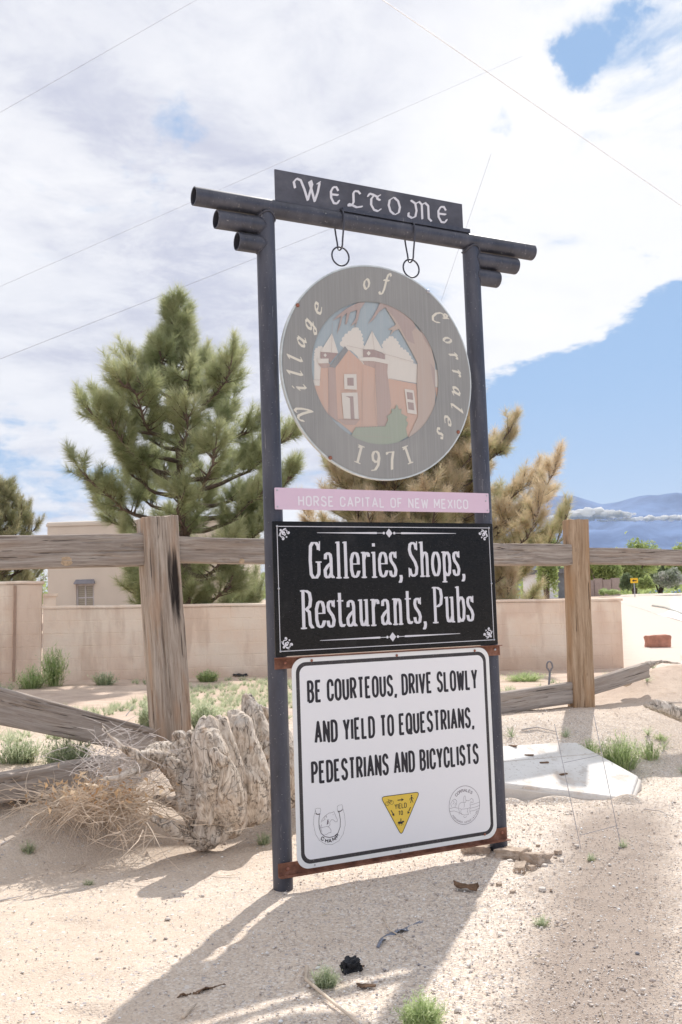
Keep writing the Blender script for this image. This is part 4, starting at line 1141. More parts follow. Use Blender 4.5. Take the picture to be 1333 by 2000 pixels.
SF['u'] = ([[(.05, .71), (.05, .16), (.08, .04), (.13, .015), (.19, .07), (.235, .18)], ('t', [(-.02, .70), (.05, .70)]), [(.235, .71), (.235, .02)], ('t', [(.17, .70), (.235, .70)]), ('t', [(.235, .01), (.30, .01)])], .29)
SF['o'] = ([circ(.125, .36, .125, .345, 22) + [(.25, .36)]], .25)
SF['p'] = ([[(.05, -.17), (.05, .71)], ('t', [(-.02, .70), (.05, .70)]), sv(.05, -.165, .07), [(.05, .56), (.11, .68), (.17, .705), (.235, .62), (.26, .36), (.235, .10), (.17, .015), (.11, .04), (.05, .14)]], .27)
SF['b'] = ([[(.05, .0), (.05, 1)], ('t', [(-.02, .985), (.05, .985)]), [(.05, .56), (.11, .68), (.17, .705), (.235, .62), (.26, .36), (.235, .10), (.17, .015), (.11, .04), (.05, .14)]], .27)
SF['t'] = ([[(.07, .90), (.07, .16), (.10, .04), (.15, .015), (.19, .06)], ('t', [(0, .70), (.17, .70)])], .19)

IT = {}   # broad-nib italic
IT['V'] = ([[(-.10, .74), (-.04, .90), (.10, .97), (.22, .90), (.27, .62), (.28, .30), (.27, .04), (.38, .22), (.52, .52), (.60, .84), (.54, .98), (.44, .94)]], .62)
IT['i'] = ([[(.0, .42), (.10, .56), (.10, .12), (.16, .02), (.26, .12)], [(.10, .76), (.13, .80)]], .27)
IT['l'] = ([[(.02, .84), (.13, .98), (.10, .14), (.16, .02), (.27, .12)]], .27)
IT['a'] = ([[(.34, .50), (.22, .56), (.08, .44), (.02, .22), (.08, .05), (.18, .06), (.32, .26), (.36, .55), (.33, .14), (.38, .03), (.48, .13)]], .48)
IT['g'] = ([[(.34, .50), (.22, .56), (.08, .44), (.02, .24), (.08, .08), (.18, .08), (.32, .28), (.36, .55), (.34, .05), (.28, -.22), (.14, -.32), (.02, -.24), (.10, -.12), (.30, -.02), (.46, .14)]], .48)
IT['e'] = ([[(.04, .25), (.20, .30), (.33, .42), (.28, .55), (.16, .52), (.05, .36), (.03, .16), (.12, .03), (.24, .06), (.36, .17)]], .36)
IT['o'] = ([[(.20, .56), (.08, .46), (.03, .26), (.08, .08), (.18, .03), (.30, .14), (.35, .34), (.30, .52), (.20, .56)]], .36)
IT['f'] = ([[(.44, .86), (.38, .98), (.28, .94), (.22, .70), (.16, .0), (.08, -.28), (-.06, -.30), (-.10, -.20)], [(.06, .54), (.36, .56)]], .36)
IT['C'] = ([[(.50, .66), (.58, .82), (.48, .98), (.34, .94), (.36, .80), (.52, .76), (.66, .92)], [(.36, .84), (.14, .72), (.04, .44), (.08, .14), (.26, .0), (.46, .10), (.56, .26)]], .60)
IT['r'] = ([[(.0, .44), (.10, .56), (.09, .02)], [(.10, .34), (.20, .52), (.32, .54), (.34, .46)]], .34)
IT['s'] = ([[(.28, .46), (.20, .56), (.09, .48), (.12, .34), (.22, .22), (.20, .06), (.08, .02), (.0, .12)]], .28)
DG = {}
DG['1'] = ([[(.12, .86), (.24, .97), (.24, .03)], ('t', [(.08, .02), (.40, .02)]), ('t', [(.06, .97), (.40, .97)])], .46)
DG['9'] = ([[(.44, .66), (.40, .46), (.24, .36), (.08, .48), (.04, .72), (.12, .92), (.26, .97), (.40, .88), (.46, .62), (.40, .22), (.22, -.06), (.04, -.10)]], .48)
DG['7'] = ([[(.04, .84), (.06, .92)], ('t', [(.04, .92), (.46, .92)]), [(.45, .92), (.30, .50), (.20, -.02)]], .48)
UN = {}   # uncial capitals of the name plate
UN['W'] = ([[(-.12, .52), (-.16, .78), (-.04, .96), (.12, .92), (.26, .52), (.38, .04), (.50, .50), (.58, .82), (.54, .98), (.46, .90), (.54, .62), (.66, .04), (.80, .50), (.88, .92)], [(.80, .90), (.90, 1.0)]], .92)
UN['E'] = ([[(.50, .80), (.40, .97), (.20, .94), (.04, .68), (.04, .32), (.20, .05), (.42, .06), (.54, .24)], [(.08, .52), (.48, .54)]], .54)
UN['L'] = ([[(.50, .86), (.42, .98), (.28, .96), (.22, .80), (.22, .30), (.14, .08), (.0, .04), (.02, .14), (.16, .10), (.34, .02), (.56, .12)]], .56)
UN['C'] = ([[(-.06, .78), (.02, .94), (.20, .92), (.40, .84), (.56, .96)], [(.24, .88), (.10, .66), (.08, .34), (.22, .08), (.42, .04), (.56, .18)], [(.44, .88), (.40, .74), (.54, .68)]], .58)
UN['O'] = ([[(.28, .97), (.08, .80), (.02, .48), (.10, .16), (.27, .03)], [(.35, .03), (.53, .16), (.60, .48), (.52, .82), (.34, .97)]], .62)
UN['M'] = ([[(-.04, .26), (-.06, .10), (.08, .02), (.22, .12), (.28, .46), (.24, .84), (.08, .96)], [(.26, .84), (.40, .97), (.50, .84), (.50, .08)], [(.50, .84), (.64, .97), (.76, .84), (.76, .16), (.86, .04)]], .86)

def glyph(font, ch, xs, h, pen, thin, mono, skew=0):
    """polygons of one glyph; x scaled by xs, y by h, in metres"""
    out = []
    for st in font[ch][0]:
        t = False
        if isinstance(st, tuple) and st[0] == 't': st = st[1]; t = True
        if mono is not None:
            pts = [(x * xs, mono / 2 + y * (h - mono)) for x, y in st]
            if len(pts) > 2 and abs(pts[0][0] - pts[-1][0]) < 1e-9 and abs(pts[0][1] - pts[-1][1]) < 1e-9: out += stroke(pts[:-1], mono=mono, close=True)
            else: out += stroke(pts, mono=mono)
        else:
            pts = [((x + skew * y) * xs, y * h) for x, y in st]
            out += stroke(pts, pen=thin if t else pen)
    return out
def text_width(font, s, gap, sp): return sum((sp if c == ' ' else font[c][1] + gap) for c in s) - gap
def text(fl, font, s, x0, x1, z, h, off, mono=None, pen=None, thin=None, gap=.2, sp=.45, slope=0.0, per=None):
    pad = (mono or 0)
    xs = (x1 - x0 - pad) / text_width(font, s, gap, sp); x = x0 + pad / 2
    for c in s:
        if c == ' ': x += sp * xs; continue
        ps = glyph(font, c, xs, h, pen, thin, mono)
        if per: fl = Flat()
        fl.polys([[(px + x, py + z + slope * (x - x0)) for px, py in p] for p in ps], off)
        if per: fl.build('letter', per[0], per[1])
        x += (font[c][1] + gap) * xs
def rrect(x0, x1, z0, z1, r, n=8):
    return arc(x1 - r, z1 - r, r, r, 0, 90, n) + arc(x0 + r, z1 - r, r, r, 90, 180, n) + arc(x0 + r, z0 + r, r, r, 180, 270, n) + arc(x1 - r, z0 + r, r, r, 270, 360, n)
def board(name, outline, y_front, thick, mt, parent, edge=None):
    """sheet with a rounded outline, counted counter-clockwise in (x, z)"""
    mb = MB(); n = len(outline); b = .0015
    cx_ = sum(p[0] for p in outline) / n; cz_ = sum(p[1] for p in outline) / n
    mb.add([(x, y_front, z) for x, z in outline] + [(x, y_front + thick, z) for x, z in outline],
           [tuple(range(n)), tuple(range(n, 2 * n))[::-1]] + [(i, i + n, (i + 1) % n + n, (i + 1) % n) for i in range(n)])
    return mb.build(name, mt, parent)
def screw(parent, x, y, z, r, mt, name='screw'):
    key = (name, round(r, 4), mt.name)
    if key not in screw.cache:
        mb = MB(); n = 10; vs = []
        for (rr_, d) in ((1, 0), (1, .35), (.75, .6), (.3, .7)):
            vs += [(rr_ * r * math.cos(2 * math.pi * k / n), -d * r, rr_ * r * math.sin(2 * math.pi * k / n)) for k in range(n)]
        fs = [(i * n + k, i * n + (k + 1) % n, (i + 1) * n + (k + 1) % n, (i + 1) * n + k) for i in range(3) for k in range(n)] + [tuple(3 * n + k for k in range(n))]
        me = bpy.data.meshes.new(name); me.from_pydata(vs, [], fs); me.materials.append(mt); screw.cache[key] = me
    o = link(name, screw.cache[key], None, parent); o.location = (x, y, z); return o
screw.cache = {}

# ------------------------------------------------------------------ the sign
c_, s_ = math.cos(YAW), math.sin(YAW)
def SP(px, py, n=0.0):
    """(across, up) of a pixel of the photograph in the board plane, n metres in front of it"""
    d = ray(px, py); o = np.array([SIGN_X + n * s_, SIGN_Y - n * c_, 0]); nn = np.array([-s_, c_, 0])
    t = ((o - _C) @ nn) / (d @ nn); p = _C + d * t
    return ((p - o) @ np.array([c_, s_, 0]), p[2])
SIGN = empty('town_sign', (SIGN_X, SIGN_Y, 0), YAW)
tag(SIGN, 'dark steel pipe frame with welcome plate and stacked town sign boards', 'sign')
PY = .06; PR = .0445
LX, RX_ = .033, 1.2104
BZ = 3.134
mb = MB(); mb.tube([(LX, PY, -.4), (LX, PY, BZ - .035)], PR, 32); shade_by_angle(mb.build('post', M['pipe'], SIGN))
mb = MB(); mb.tube([(RX_, PY, -.4), (RX_, PY, BZ - .035)], PR, 32); shade_by_angle(mb.build('post', M['pipe'], SIGN))
def hpipe(name, x0, x1, z):
    mb = MB(); mb.pipe((x0, PY, z), (x1, PY, z), PR * .97, PR * .86); return shade_by_angle(mb.build(name, M['pipe'], SIGN))
xl = SP(378.5, 382, -PY)[0]; xr = SP(1039.5, 494, -PY)[0]
hpipe('top_pipe', xl, xr, BZ)
a, z = SP(422, 426, -PY); hpipe('stub_pipe', a, LX + .0, BZ - .094)
a, z = SP(463, 468, -PY); hpipe('stub_pipe', a, LX + .0, BZ - .184)
a, z = SP(1007, 517, -PY); hpipe('stub_pipe', RX_, a, BZ - .094)
a, z = SP(971, 541, -PY); hpipe('stub_pipe', RX_, a, BZ - .184)
# weld beads
mb = MB()
for x in (LX, RX_):
    pts = [(x + PR * 1.04 * math.cos(t), PY + PR * 1.04 * math.sin(t), BZ - .045 + .016 * math.sin(2 * t - 1.5)) for t in np.linspace(0, 6.283, 29)[:-1]]
    mb = MB(); mb.tube(pts, .005, 5, closed=True); mb.build('weld_bead', M['pipe'], SIGN, True)
for (x, sgn, zs_) in ((LX, -1, (BZ - .094, BZ - .184)), (RX_, 1, (BZ - .094, BZ - .184))):
    for zz in zs_:
        pts = []
        for t in np.linspace(0, 6.283, 25)[:-1]:
            yy = PR * .97 * math.sin(t); dx = math.sqrt(max(PR ** 2 - yy * yy, 0)) ; pts.append((x + sgn * (dx + .002), PY + yy, zz + PR * .97 * math.cos(t)))
        mb = MB(); mb.tube(pts, .004, 5, closed=True); mb.build('weld_bead', M['pipe'], SIGN, True)

# WELCOME plate
NPY = .045
p0 = SP(538.7, 388, -NPY); p1 = SP(538.5, 330, -NPY); p2 = SP(903, 399, -NPY)
px0, px1 = p0[0], p2[0]; pz0, pz1 = BZ + PR * .9, (p1[1] + p2[1]) / 2
PL = board('name_plate', [(px0, pz0), (px1, pz0), (px1, pz1), (px0, pz1)], NPY, .008, M['plate'], SIGN)
mb = MB(); mb.box(px0 + .35, px1 + .03, NPY - .02, NPY + .02, BZ + PR * .8, BZ + PR * 1.25); mb.build('plate_foot', M['pipe'], SIGN)
fl = Flat(); H_ = .0
pen = pen_rect(.0125, .005, 35)
for ch, pl, pr_, pb, pt in (('W', 573, 630, 392, 347), ('E', 643, 666, 398, 360), ('L', 677, 711, 405, 369), ('C', 719, 748, 413, 375), ('O', 756, 786, 419, 382), ('M', 797, 846, 428, 389), ('E', 853, 876, 433, 397)):
    a0 = SP(pl, pb, -NPY); a1 = SP(pr_, pb, -NPY); h = (SP((pl + pr_) / 2, pt, -NPY)[1] - SP((pl + pr_) / 2, pb, -NPY)[1])
    xs = (a1[0] - a0[0] - .014) / (UN[ch][1] + (.16 if ch == 'W' else .06))
    zc = pz0 + (pz1 - pz0) * .5 - h * .5 * .92
    ps = glyph(UN, ch, xs, h * .92, pen, pen, None)
    off = .16 * xs if ch == 'W' else .04 * xs
    fl = Flat(); fl.polys([[(x + a0[0] + off + .006, y + zc) for x, y in p] for p in ps], -NPY + .001); fl.build('letter', M['white_ink'], PL)

# pink strip
x0, x1, z0, z1 = .0176, 1.2065, 1.689, 1.789
PK = board('pink_board', rrect(x0, x1, z0, z1, .004, 2), .0, .003, M['pink'], SIGN)
fl = Flat(); a0 = SP(583, 990)[0]; a1 = SP(915, 990)[0]; zt = SP(600, 968)[1]; zb = SP(600, 989)[1]
text(fl, HW, 'HORSE CAPITAL OF NEW MEXICO', a0, a1, zb, zt - zb, .0008, mono=.0074, gap=.30, sp=.50, per=(M['pink_letter'], PK))
for (x, z) in ((x0 + .012, z1 - .012), (x0 + .012, z0 + .012), (x1 - .012, z1 - .012), (x1 - .012, z0 + .012), (x1 - .02, z1 - .04)):
    screw(PK, x, -.001, z, .0042, M['steel_screw'])

# black board
bx0, bx1, bz0, bz1 = 0, 1.219, 1.0242, 1.6343
BB = board('black_board', rrect(bx0, bx1, bz0, bz1, .004, 2), -.002, .005, M['blackboard'], SIGN)
def P8(x, y, n=.003): return SP(520 + x / 2.836, 940 + y / 2.836, n)
fl = Flat(); OFF = .0028; ins = .023; t = .0032
fl.polys(stroke([(ins, bz0 + ins), (bx1 - ins, bz0 + ins), (bx1 - ins, bz1 - ins), (ins, bz1 - ins)], mono=t, close=True), OFF)
fl.build('border_line', M['white_ink'], BB)
# rules with diamonds
cx_ = (bx0 + bx1) / 2
for (pl, pr_, zc) in ((P8(283, 285)[0], P8(1052, 289)[0], (P8(680, 287)[1])), (P8(300, 882)[0], P8(1075, 840)[0], P8(700, 862)[1])):
    m_ = (pl + pr_) / 2; k = .019
    ps = [[(m_ - k, zc), (m_, zc - k * 1.15), (m_ + k, zc), (m_, zc + k * 1.15)], circ(m_ - k - .010, zc, .0065, n=12), circ(m_ + k + .010, zc, .0065, n=12)]
    for sg in (-1, 1):
        e = pl if sg < 0 else pr_
        ps += [[(m_ + sg * .034, zc - .0015), (m_ + sg * .075, zc - .0015), (m_ + sg * .075, zc + .0015), (m_ + sg * .034, zc + .0015)],
               [(m_ + sg * .07, zc - .0045), (e, zc - .001), (e, zc + .001), (m_ + sg * .07, zc + .0045)], circ(m_ + sg * .07, zc, .0045, n=8)]
    fl = Flat(); fl.polys(ps, OFF); fl.build('rule_ornament', M['white_ink'], BB)
# corner scrolls
def scroll(ox, oz, sx, sz):
    k = .058; pen_ = .0042
    def spiral(cx0, cy0, r0, a0, turns, tail):
        pts = []
        for i in range(22):
            t_ = i / 21; r_ = r0 * (.18 + .82 * t_); a_ = R(a0 + turns * 360 * t_); pts.append((cx0 + r_ * math.cos(a_), cy0 + r_ * math.sin(a_)))
        return pts + tail
    ps = []
    for fl_ in (0, 1):
        for S_ in (spiral(.80, .30, .15, 200, 1.05, [(.62, .12), (.40, .10), (.22, .22)]), spiral(.36, .34, .12, 30, .9, [(.20, .2), (.12, .10)]), [(.42, .30), (.52, .44), (.46, .58)], [(.30, .12), (.46, .02), (.60, -.02)]):
            q = [((b_, a_) if fl_ else (a_, b_)) for a_, b_ in S_]
            ps += stroke([(ox + sx * a_ * k, oz + sz * b_ * k) for a_, b_ in q], mono=pen_)
    ps += [circ(ox + sx * .62 * k, oz + sz * .66 * k, .0042, n=10), circ(ox + sx * .14 * k, oz + sz * .14 * k, .006, n=10), circ(ox + sx * .80 * k, oz + sz * .30 * k, .004, n=8), circ(ox + sx * .30 * k, oz + sz * .80 * k, .004, n=8)]
    fl = Flat(); fl.polys([p if area(p) > 0 else p[::-1] for p in ps], OFF); fl.build('corner_scroll', M['white_ink'], BB)
g_ = ins + .010
scroll(g_, bz1 - g_, 1, -1); scroll(bx1 - g_, bz1 - g_, -1, -1); scroll(g_, bz0 + g_, 1, 1); scroll(bx1 - g_, bz0 + g_, -1, 1)
def line8(font, s, xl_, yl, xr_, yr, ytop, name, **kw):
    f_ = Flat(); a0 = P8(xl_, yl); a1 = P8(xr_, yr); h = P8(xl_ + 20, ytop)[1] - P8(xl_ + 20, yl)[1]
    zb = (a0[1] + a1[1]) / 2; text(f_, font, s, a0[0], a1[0], zb, h, OFF, per=(M['white_ink'], BB), **kw)
pn, th = pen_rect(.0160, .0052), pen_rect(.006, .0065)
line8(SF, 'Galleries, Shops,', 248, 535, 1100, 527, 333, 'lettering', pen=pn, thin=th, gap=.125, sp=.16)
line8(SF, 'Restaurants, Pubs', 205, 816, 1150, 776, 605, 'lettering', pen=pn, thin=th, gap=.115, sp=.20)
for (x, z) in [(ins, bz1 - ins), (bx1 - ins, bz1 - ins), (ins, bz0 + ins), (bx1 - ins, bz0 + ins), (ins, (bz0 + bz1) / 2), (bx1 - ins, (bz0 + bz1) / 2)]:
    screw(BB, x, -.003, z, .0055, M['steel_screw'])

# white board
wx0, wx1, wz0, wz1 = .0719, 1.153, .0864, 1.0135
WB = board('white_board', rrect(wx0, wx1, wz0, wz1, .06, 10), -.012, .003, M['white_edge'], SIGN)
f_ = Flat(); i0, i1 = .020, .037
f_.polys([rrect(wx0 + i0, wx1 - i0, wz0 + i0, wz1 - i0, .048, 10)], .0125); f_.build('border_line', M['black_border'], WB)
f_ = Flat(); f_.polys([rrect(wx0 + i1, wx1 - i1, wz0 + i1, wz1 - i1, .036, 10)], .0130); f_.build('face', M['white_face'], WB)
WO = .0137
def P7(x, y): return SP(530 + x / 2.777, 1250 + y / 2.777, WO)
for s, xl_, yl, xr_, yr, yt, xt in (('BE COURTEOUS, DRIVE SLOWLY', 197, 343, 1122, 268, 219, 197), ('AND YIELD TO EQUESTRIANS,', 236, 560, 1103, 480, 434, 250), ('PEDESTRIANS AND BICYCLISTS', 219, 785, 1128, 672, 660, 219)):
    f_ = Flat(); a0 = P7(xl_, yl); a1 = P7(xr_, yr); h = P7(xt, yt)[1] - a0[1]
    text(f_, HW, s, a0[0], a1[0], (a0[1] + a1[1]) / 2, h, WO, mono=.0130, gap=.34, sp=.46, per=(M['black_ink'], WB))
# emblems: coordinates read off the printed pictures
def P6(x, y): return SP(560 + x / 3.174, 1500 + y / 3.174, WO)
def L6(pts): return [P6(x, y) for x, y in pts]
# yellow triangle
def round_poly(P, r, n=5):
    out = []
    for i in range(len(P)):
        a, b, c = Vector(P[i - 1]), Vector(P[i]), Vector(P[(i + 1) % len(P)]); u, v = (a - b).normalized(), (c - b).normalized()
        p, q = b + u * r, b + v * r
        for k in range(n + 1):
            t = k / n; w = (1 - t) ** 2 * p + 2 * t * (1 - t) * b + t * t * q; out.append((w.x, w.y))
    return out
tri = L6([(584, 180), (712, 418), (826, 148)])
f_ = Flat(); f_.polys([round_poly(tri, .022)], WO); EM = f_.build('yellow_triangle', M['yellow'], WB)
f_ = Flat(); f_.polys(stroke(round_poly(tri, .022), mono=.0028, close=True), WO + .0006)
tk = .0042
f_.polys(stroke(L6([(688, 200), (714, 197)]), mono=tk) + [L6([(712, 187), (727, 195), (713, 207)])], WO + .0006)
f_.polys(stroke(L6([(648, 262), (662, 286)]), mono=tk) + [L6([(652, 290), (668, 299), (668, 280)])], WO + .0006)
f_.polys(stroke(L6([(769, 243), (757, 270)]), mono=tk) + [L6([(749, 268), (751, 285), (765, 276)])], WO + .0006)
for s, xl_, xr_, yb, yt in (('YIELD', 671, 746, 256, 224), ('TO', 694, 722, 295, 266)):
    a0, a1 = P6(xl_, yb), P6(xr_, yb - 5); h = P6(xl_, yt)[1] - a0[1]; text(f_, HW, s, a0[0], a1[0], a0[1], h, WO + .0006, mono=.0032, gap=.26)
bw = lambda cx0, cy0, r: L6([(cx0 + r * math.cos(t_), cy0 + r * 1.08 * math.sin(t_)) for t_ in np.linspace(0, 6.283, 17)[:-1]])
f_.polys(stroke(bw(625, 221, 11), mono=.0016, close=True) + stroke(bw(652, 214, 11), mono=.0016, close=True) + stroke(L6([(625, 221), (634, 201), (648, 199), (652, 214)]), mono=.0018) + stroke(L6([(634, 201), (640, 219), (648, 199)]), mono=.0018) + stroke(L6([(628, 197), (636, 196)]), mono=.002), WO + .0006)
f_.polys([bw(775, 172, 4)] + stroke(L6([(775, 178), (776, 198)]), mono=.006) + stroke(L6([(775, 196), (768, 217)]), mono=.003) + stroke(L6([(777, 196), (785, 214)]), mono=.003) + stroke(L6([(776, 180), (787, 190)]), mono=.0022) + stroke(L6([(774, 180), (764, 192), (766, 200)]), mono=.0022), WO + .0006)
f_.polys([L6([(690, 335), (700, 331), (712, 333), (722, 326), (729, 329), (729, 336), (722, 338), (716, 346), (696, 346), (690, 342)]), bw(709, 316, 3)] + stroke(L6([(709, 319), (709, 334)]), mono=.0045) + stroke(L6([(694, 344), (690, 356)]), mono=.002) + stroke(L6([(700, 345), (702, 357)]), mono=.002) + stroke(L6([(714, 345), (711, 358)]), mono=.002) + stroke(L6([(717, 344), (724, 352)]), mono=.002), WO + .0006)
f_.build('symbols', M['black_ink'], EM)
# horseshoe emblem
f_ = Flat()
outer = [(180, 262), (170, 300), (168, 350), (180, 410), (205, 450), (245, 474), (285, 474), (325, 452), (352, 410), (365, 350), (360, 290), (349, 246)]
inner = [(204, 290), (201, 330), (203, 370), (215, 405), (240, 426), (268, 431), (295, 424), (320, 402), (333, 365), (334, 320), (326, 274)]
f_.polys(stroke(L6(outer), mono=.0010), WO); f_.polys(stroke(L6(inner), mono=.0030), WO)
f_.polys([L6([(182, 276), (180, 286), (192, 291), (208, 289), (210, 276), (203, 284), (190, 284)]), L6([(316, 262), (320, 276), (332, 272), (347, 263), (348, 252), (340, 262), (326, 268)])], WO)
f_.polys(stroke(L6([(182, 276), (178, 254), (190, 249), (210, 250), (212, 262), (208, 284)]), mono=.001) + stroke(L6([(316, 262), (315, 238), (326, 230), (345, 228), (348, 240), (347, 256)]), mono=.001), WO)
f_.build('horseshoe', M['grey_ink'], WB)
f_ = Flat()
for ln_ in ([(214, 338), (222, 318), (238, 298), (262, 280), (284, 276), (294, 270), (298, 280), (306, 300), (316, 322), (314, 334), (302, 334), (292, 322), (280, 320), (268, 336), (270, 352), (258, 366)],
            [(218, 350), (214, 372), (232, 366), (256, 362), (268, 372), (276, 384), (276, 400), (262, 402), (248, 412), (236, 410)], [(222, 330), (240, 318), (234, 306)], [(238, 300), (250, 306), (246, 292)], [(262, 318), (254, 330), (260, 344), (250, 352)], [(286, 290), (292, 288)], [(206, 356), (214, 378), (220, 396)]):
    f_.polys(stroke(L6(ln_), mono=.0013), WO)
f_.polys([L6([(254, 318), (262, 330), (258, 346), (250, 352), (252, 336)])], WO)
f_.build('horse_head', M['purple_ink'], WB)
f_ = Flat()
for ch, x, y, an in (('C', 212, 446, -32), ('.', 228, 452, -20), ('H', 240, 462, -13), ('.', 254, 464, -4), ('A', 262, 465, 0), ('.', 281, 462, 6), ('M', 290, 456, 14), ('.', 309, 446, 24), ('P', 316, 436, 36), ('.', 330, 420, 44)):
    o = P6(x, y); ps = glyph(HW, ch, .026, .0175, None, None, .0036); ca, sa = math.cos(R(an)), math.sin(R(an))
    f_.polys([[(o[0] + a_ * ca - b_ * sa, o[1] + a_ * sa + b_ * ca) for a_, b_ in p] for p in ps], WO)
f_.build('lettering', M['black_ink'], WB)
# round rider emblem
f_ = Flat(); q = P6(1104, 230); rr1 = (P6(1199, 222)[0] - P6(1009, 240)[0]) / 2
f_.polys(stroke(circ(q[0], q[1], rr1, rr1 * 1.02, 44), mono=.0018, close=True), WO)
def arc_text(f_, s, font, cx0, cz0, rad, a0, a1, h, mono, xs, below=False, off=WO):
    n = len(s)
    for i, ch in enumerate(s):
        if ch == ' ': continue
        a_ = R(a0 + (a1 - a0) * i / max(n - 1, 1)); th_ = a_ + (math.pi / 2 if below else -math.pi / 2); w_ = font[ch][1] * xs
        ca, sa = math.cos(th_), math.sin(th_); ox, oz = cx0 + rad * math.cos(a_), cz0 + rad * math.sin(a_)
        ps = glyph(font, ch, xs, h, None, None, mono)
        f_.polys([[(ox + (u - w_ / 2) * ca - v * sa, oz + (u - w_ / 2) * sa + v * ca) for u, v in p] for p in ps], off)
arc_text(f_, 'CORRALES', HW, q[0], q[1], rr1 * .70, 130, 52, .0145, .0022, .022)
f_.build('round_emblem', M['purple_ink'], WB)
f_ = Flat()
arc_text(f_, 'HORSEMEN ASSOCIATION', HW, q[0], q[1], rr1 * .95, 212, 332, .0085, .0012, .010, True)
for ln_ in ([(1098, 190), (1100, 178), (1106, 172), (1110, 180), (1108, 190), (1114, 200), (1112, 212), (1100, 214), (1098, 200), (1098, 190)], [(1112, 200), (1126, 204), (1138, 198), (1146, 188), (1156, 194), (1158, 212), (1150, 216), (1144, 208), (1138, 222), (1140, 240), (1136, 262), (1140, 284)],
            [(1098, 212), (1082, 214), (1070, 226), (1066, 250), (1072, 270), (1070, 288)], [(1072, 250), (1084, 256), (1100, 254), (1122, 252), (1138, 246)], [(1084, 256), (1080, 274), (1088, 290)], [(1124, 252), (1122, 270), (1128, 286)], [(1100, 214), (1104, 232), (1100, 246)],
            [(1012, 252), (1040, 244), (1066, 250)], [(1012, 270), (1040, 266), (1068, 276), (1100, 292), (1130, 288)], [(1140, 230), (1166, 222), (1196, 212)], [(1140, 250), (1170, 242), (1198, 232)], [(1138, 268), (1168, 262), (1194, 250)], [(1024, 240), (1018, 222), (1028, 202), (1044, 192), (1056, 204), (1054, 226), (1044, 244)], [(1030, 226), (1040, 214), (1036, 204)], [(1096, 300), (1106, 308), (1118, 300)], [(1044, 230), (1050, 216)]):
    f_.polys(stroke(L6(ln_), mono=.0012), WO)
f_.build('rider_drawing', M['purple_ink'], WB)
for (x, z, m_) in [(wx0 + .10, wz1 - .014, 'rust_bolt'), (.62, wz1 - .014, 'rust_bolt'), (wx1 - .085, wz1 - .014, 'rust_bolt'), (wx1 - .075, wz0 + .024, 'rust_bolt'), (.60, wz0 + .012, 'steel_screw'), (wx0 + .085, wz0 + .012, 'steel_screw')]:
    screw(WB, x, -.0135, z, .0062 if m_ == 'rust_bolt' else .004, M[m_])
# rusty angle irons
def angle_iron(x0, x1, z0, z1, y, lip_low):
    mb = MB(); mb.box(x0, x1, y, y + .004, z0, z1)
    if lip_low: mb.box(x0, x1, y - .032, y, z0, z0 + .004)
    else: mb.box(x0, x1, y - .024, y, z1 - .004, z1)
    return mb.build('angle_iron', M['rust'], SIGN)
zt = SP(543, 1283)[1]; e0 = SP(538, 1290)[0]; e1 = SP(978, 1268)[0]
ai = angle_iron(e0, e1, .968, 1.020, .006, False)
screw(ai, e0 + .05, .005, .995, .007, M['rust_bolt'], 'bolt'); screw(ai, e1 - .03, .005, .998, .006, M['steel_screw'], 'bolt')
e0 = SP(545, 1697)[0]; e1 = SP(992, 1628)[0]
ai = angle_iron(e0, e1, .064, .122, .006, True)
screw(ai, e0 + .045, .005, .096, .008, M['rust_bolt'], 'bolt'); screw(ai, e1 - .03, .005, .10, .008, M['rust_bolt'], 'bolt')

# ------------------------------------------------------------------ hanging links
RN = .022      # the round board hangs a little in front of the posts
def link_pair(px_, pb, label):
    a, zb = SP(px_, pb, -PY)
    root = empty('hanging_link', SIGN.matrix_basis @ Vector((a, PY, zb))); root.rotation_euler = (0, 0, YAW); tag(root, label, 'hanging link')
    zc = BZ - zb; w = PR + .007; b = .026
    pts = [(0, w * math.cos(R(t_)), zc + w * math.sin(R(t_))) for t_ in range(0, 181, 15)]
    pts += [(0, -w + (w - b) * k ** 1.4, zc * (1 - k) + (b + .01) * k) for k in (.25, .5, .75, .9)] + [(0, b * math.cos(R(t_)), b + b * math.sin(R(t_))) for t_ in range(180, 361, 20)] + [(0, w - (w - b) * k ** 1.4, zc * (1 - k) + (b + .01) * k) for k in (.9, .75, .5, .25)]
    P_ = MB(); P_.tube(pts, .0043, 8, closed=True); P_.build('oblong_loop', M['pipe'], root, True)
    r_ = .047; Q = MB(); Q.tube([(r_ * math.cos(t_), 0, r_ * math.sin(t_)) for t_ in np.linspace(0, 2 * math.pi, 41)[:-1]], .0043, 8, closed=True)
    o = Q.build('ring', M['pipe'], root, True); o.location = (.0, 0, -r_ + .014)
link_pair(665, 488, 'long hook loop and ring on the left, under the letter E of the top plate')
link_pair(803, 512, 'long hook loop and ring on the right, nearer the right post')

# ------------------------------------------------------------------ round board
eL = SP(547.5, 722, RN); eR = SP(920, 735, RN); eT = SP(722, 518.5, RN); eB = SP(744, 937.5, RN)
rc = ((eL[0] + eR[0]) / 2, (eT[1] + eB[1]) / 2); rR = (eR[0] - eL[0] + eT[1] - eB[1]) / 4
RB = empty('round_board', SIGN.matrix_basis @ Vector((rc[0], -RN, rc[1])), YAW)
tag(RB, 'round faded town board with painted adobe church, hanging between the posts', 'sign')
def to_r(p): return (p[0] - rc[0], p[1] - rc[1])
disc = board('backing', circ(0, 0, rR * .992, n=96), 0, .012, M['r_ring'], RB)
rim = MB(); n = 96; vs = []
for (rr_, y) in ((rR * .985, -.0042), (rR, -.0042), (rR, .014), (rR * .985, .014)):
    vs += [(rr_ * math.cos(2 * math.pi * k / n), y, rr_ * math.sin(2 * math.pi * k / n)) for k in range(n)]
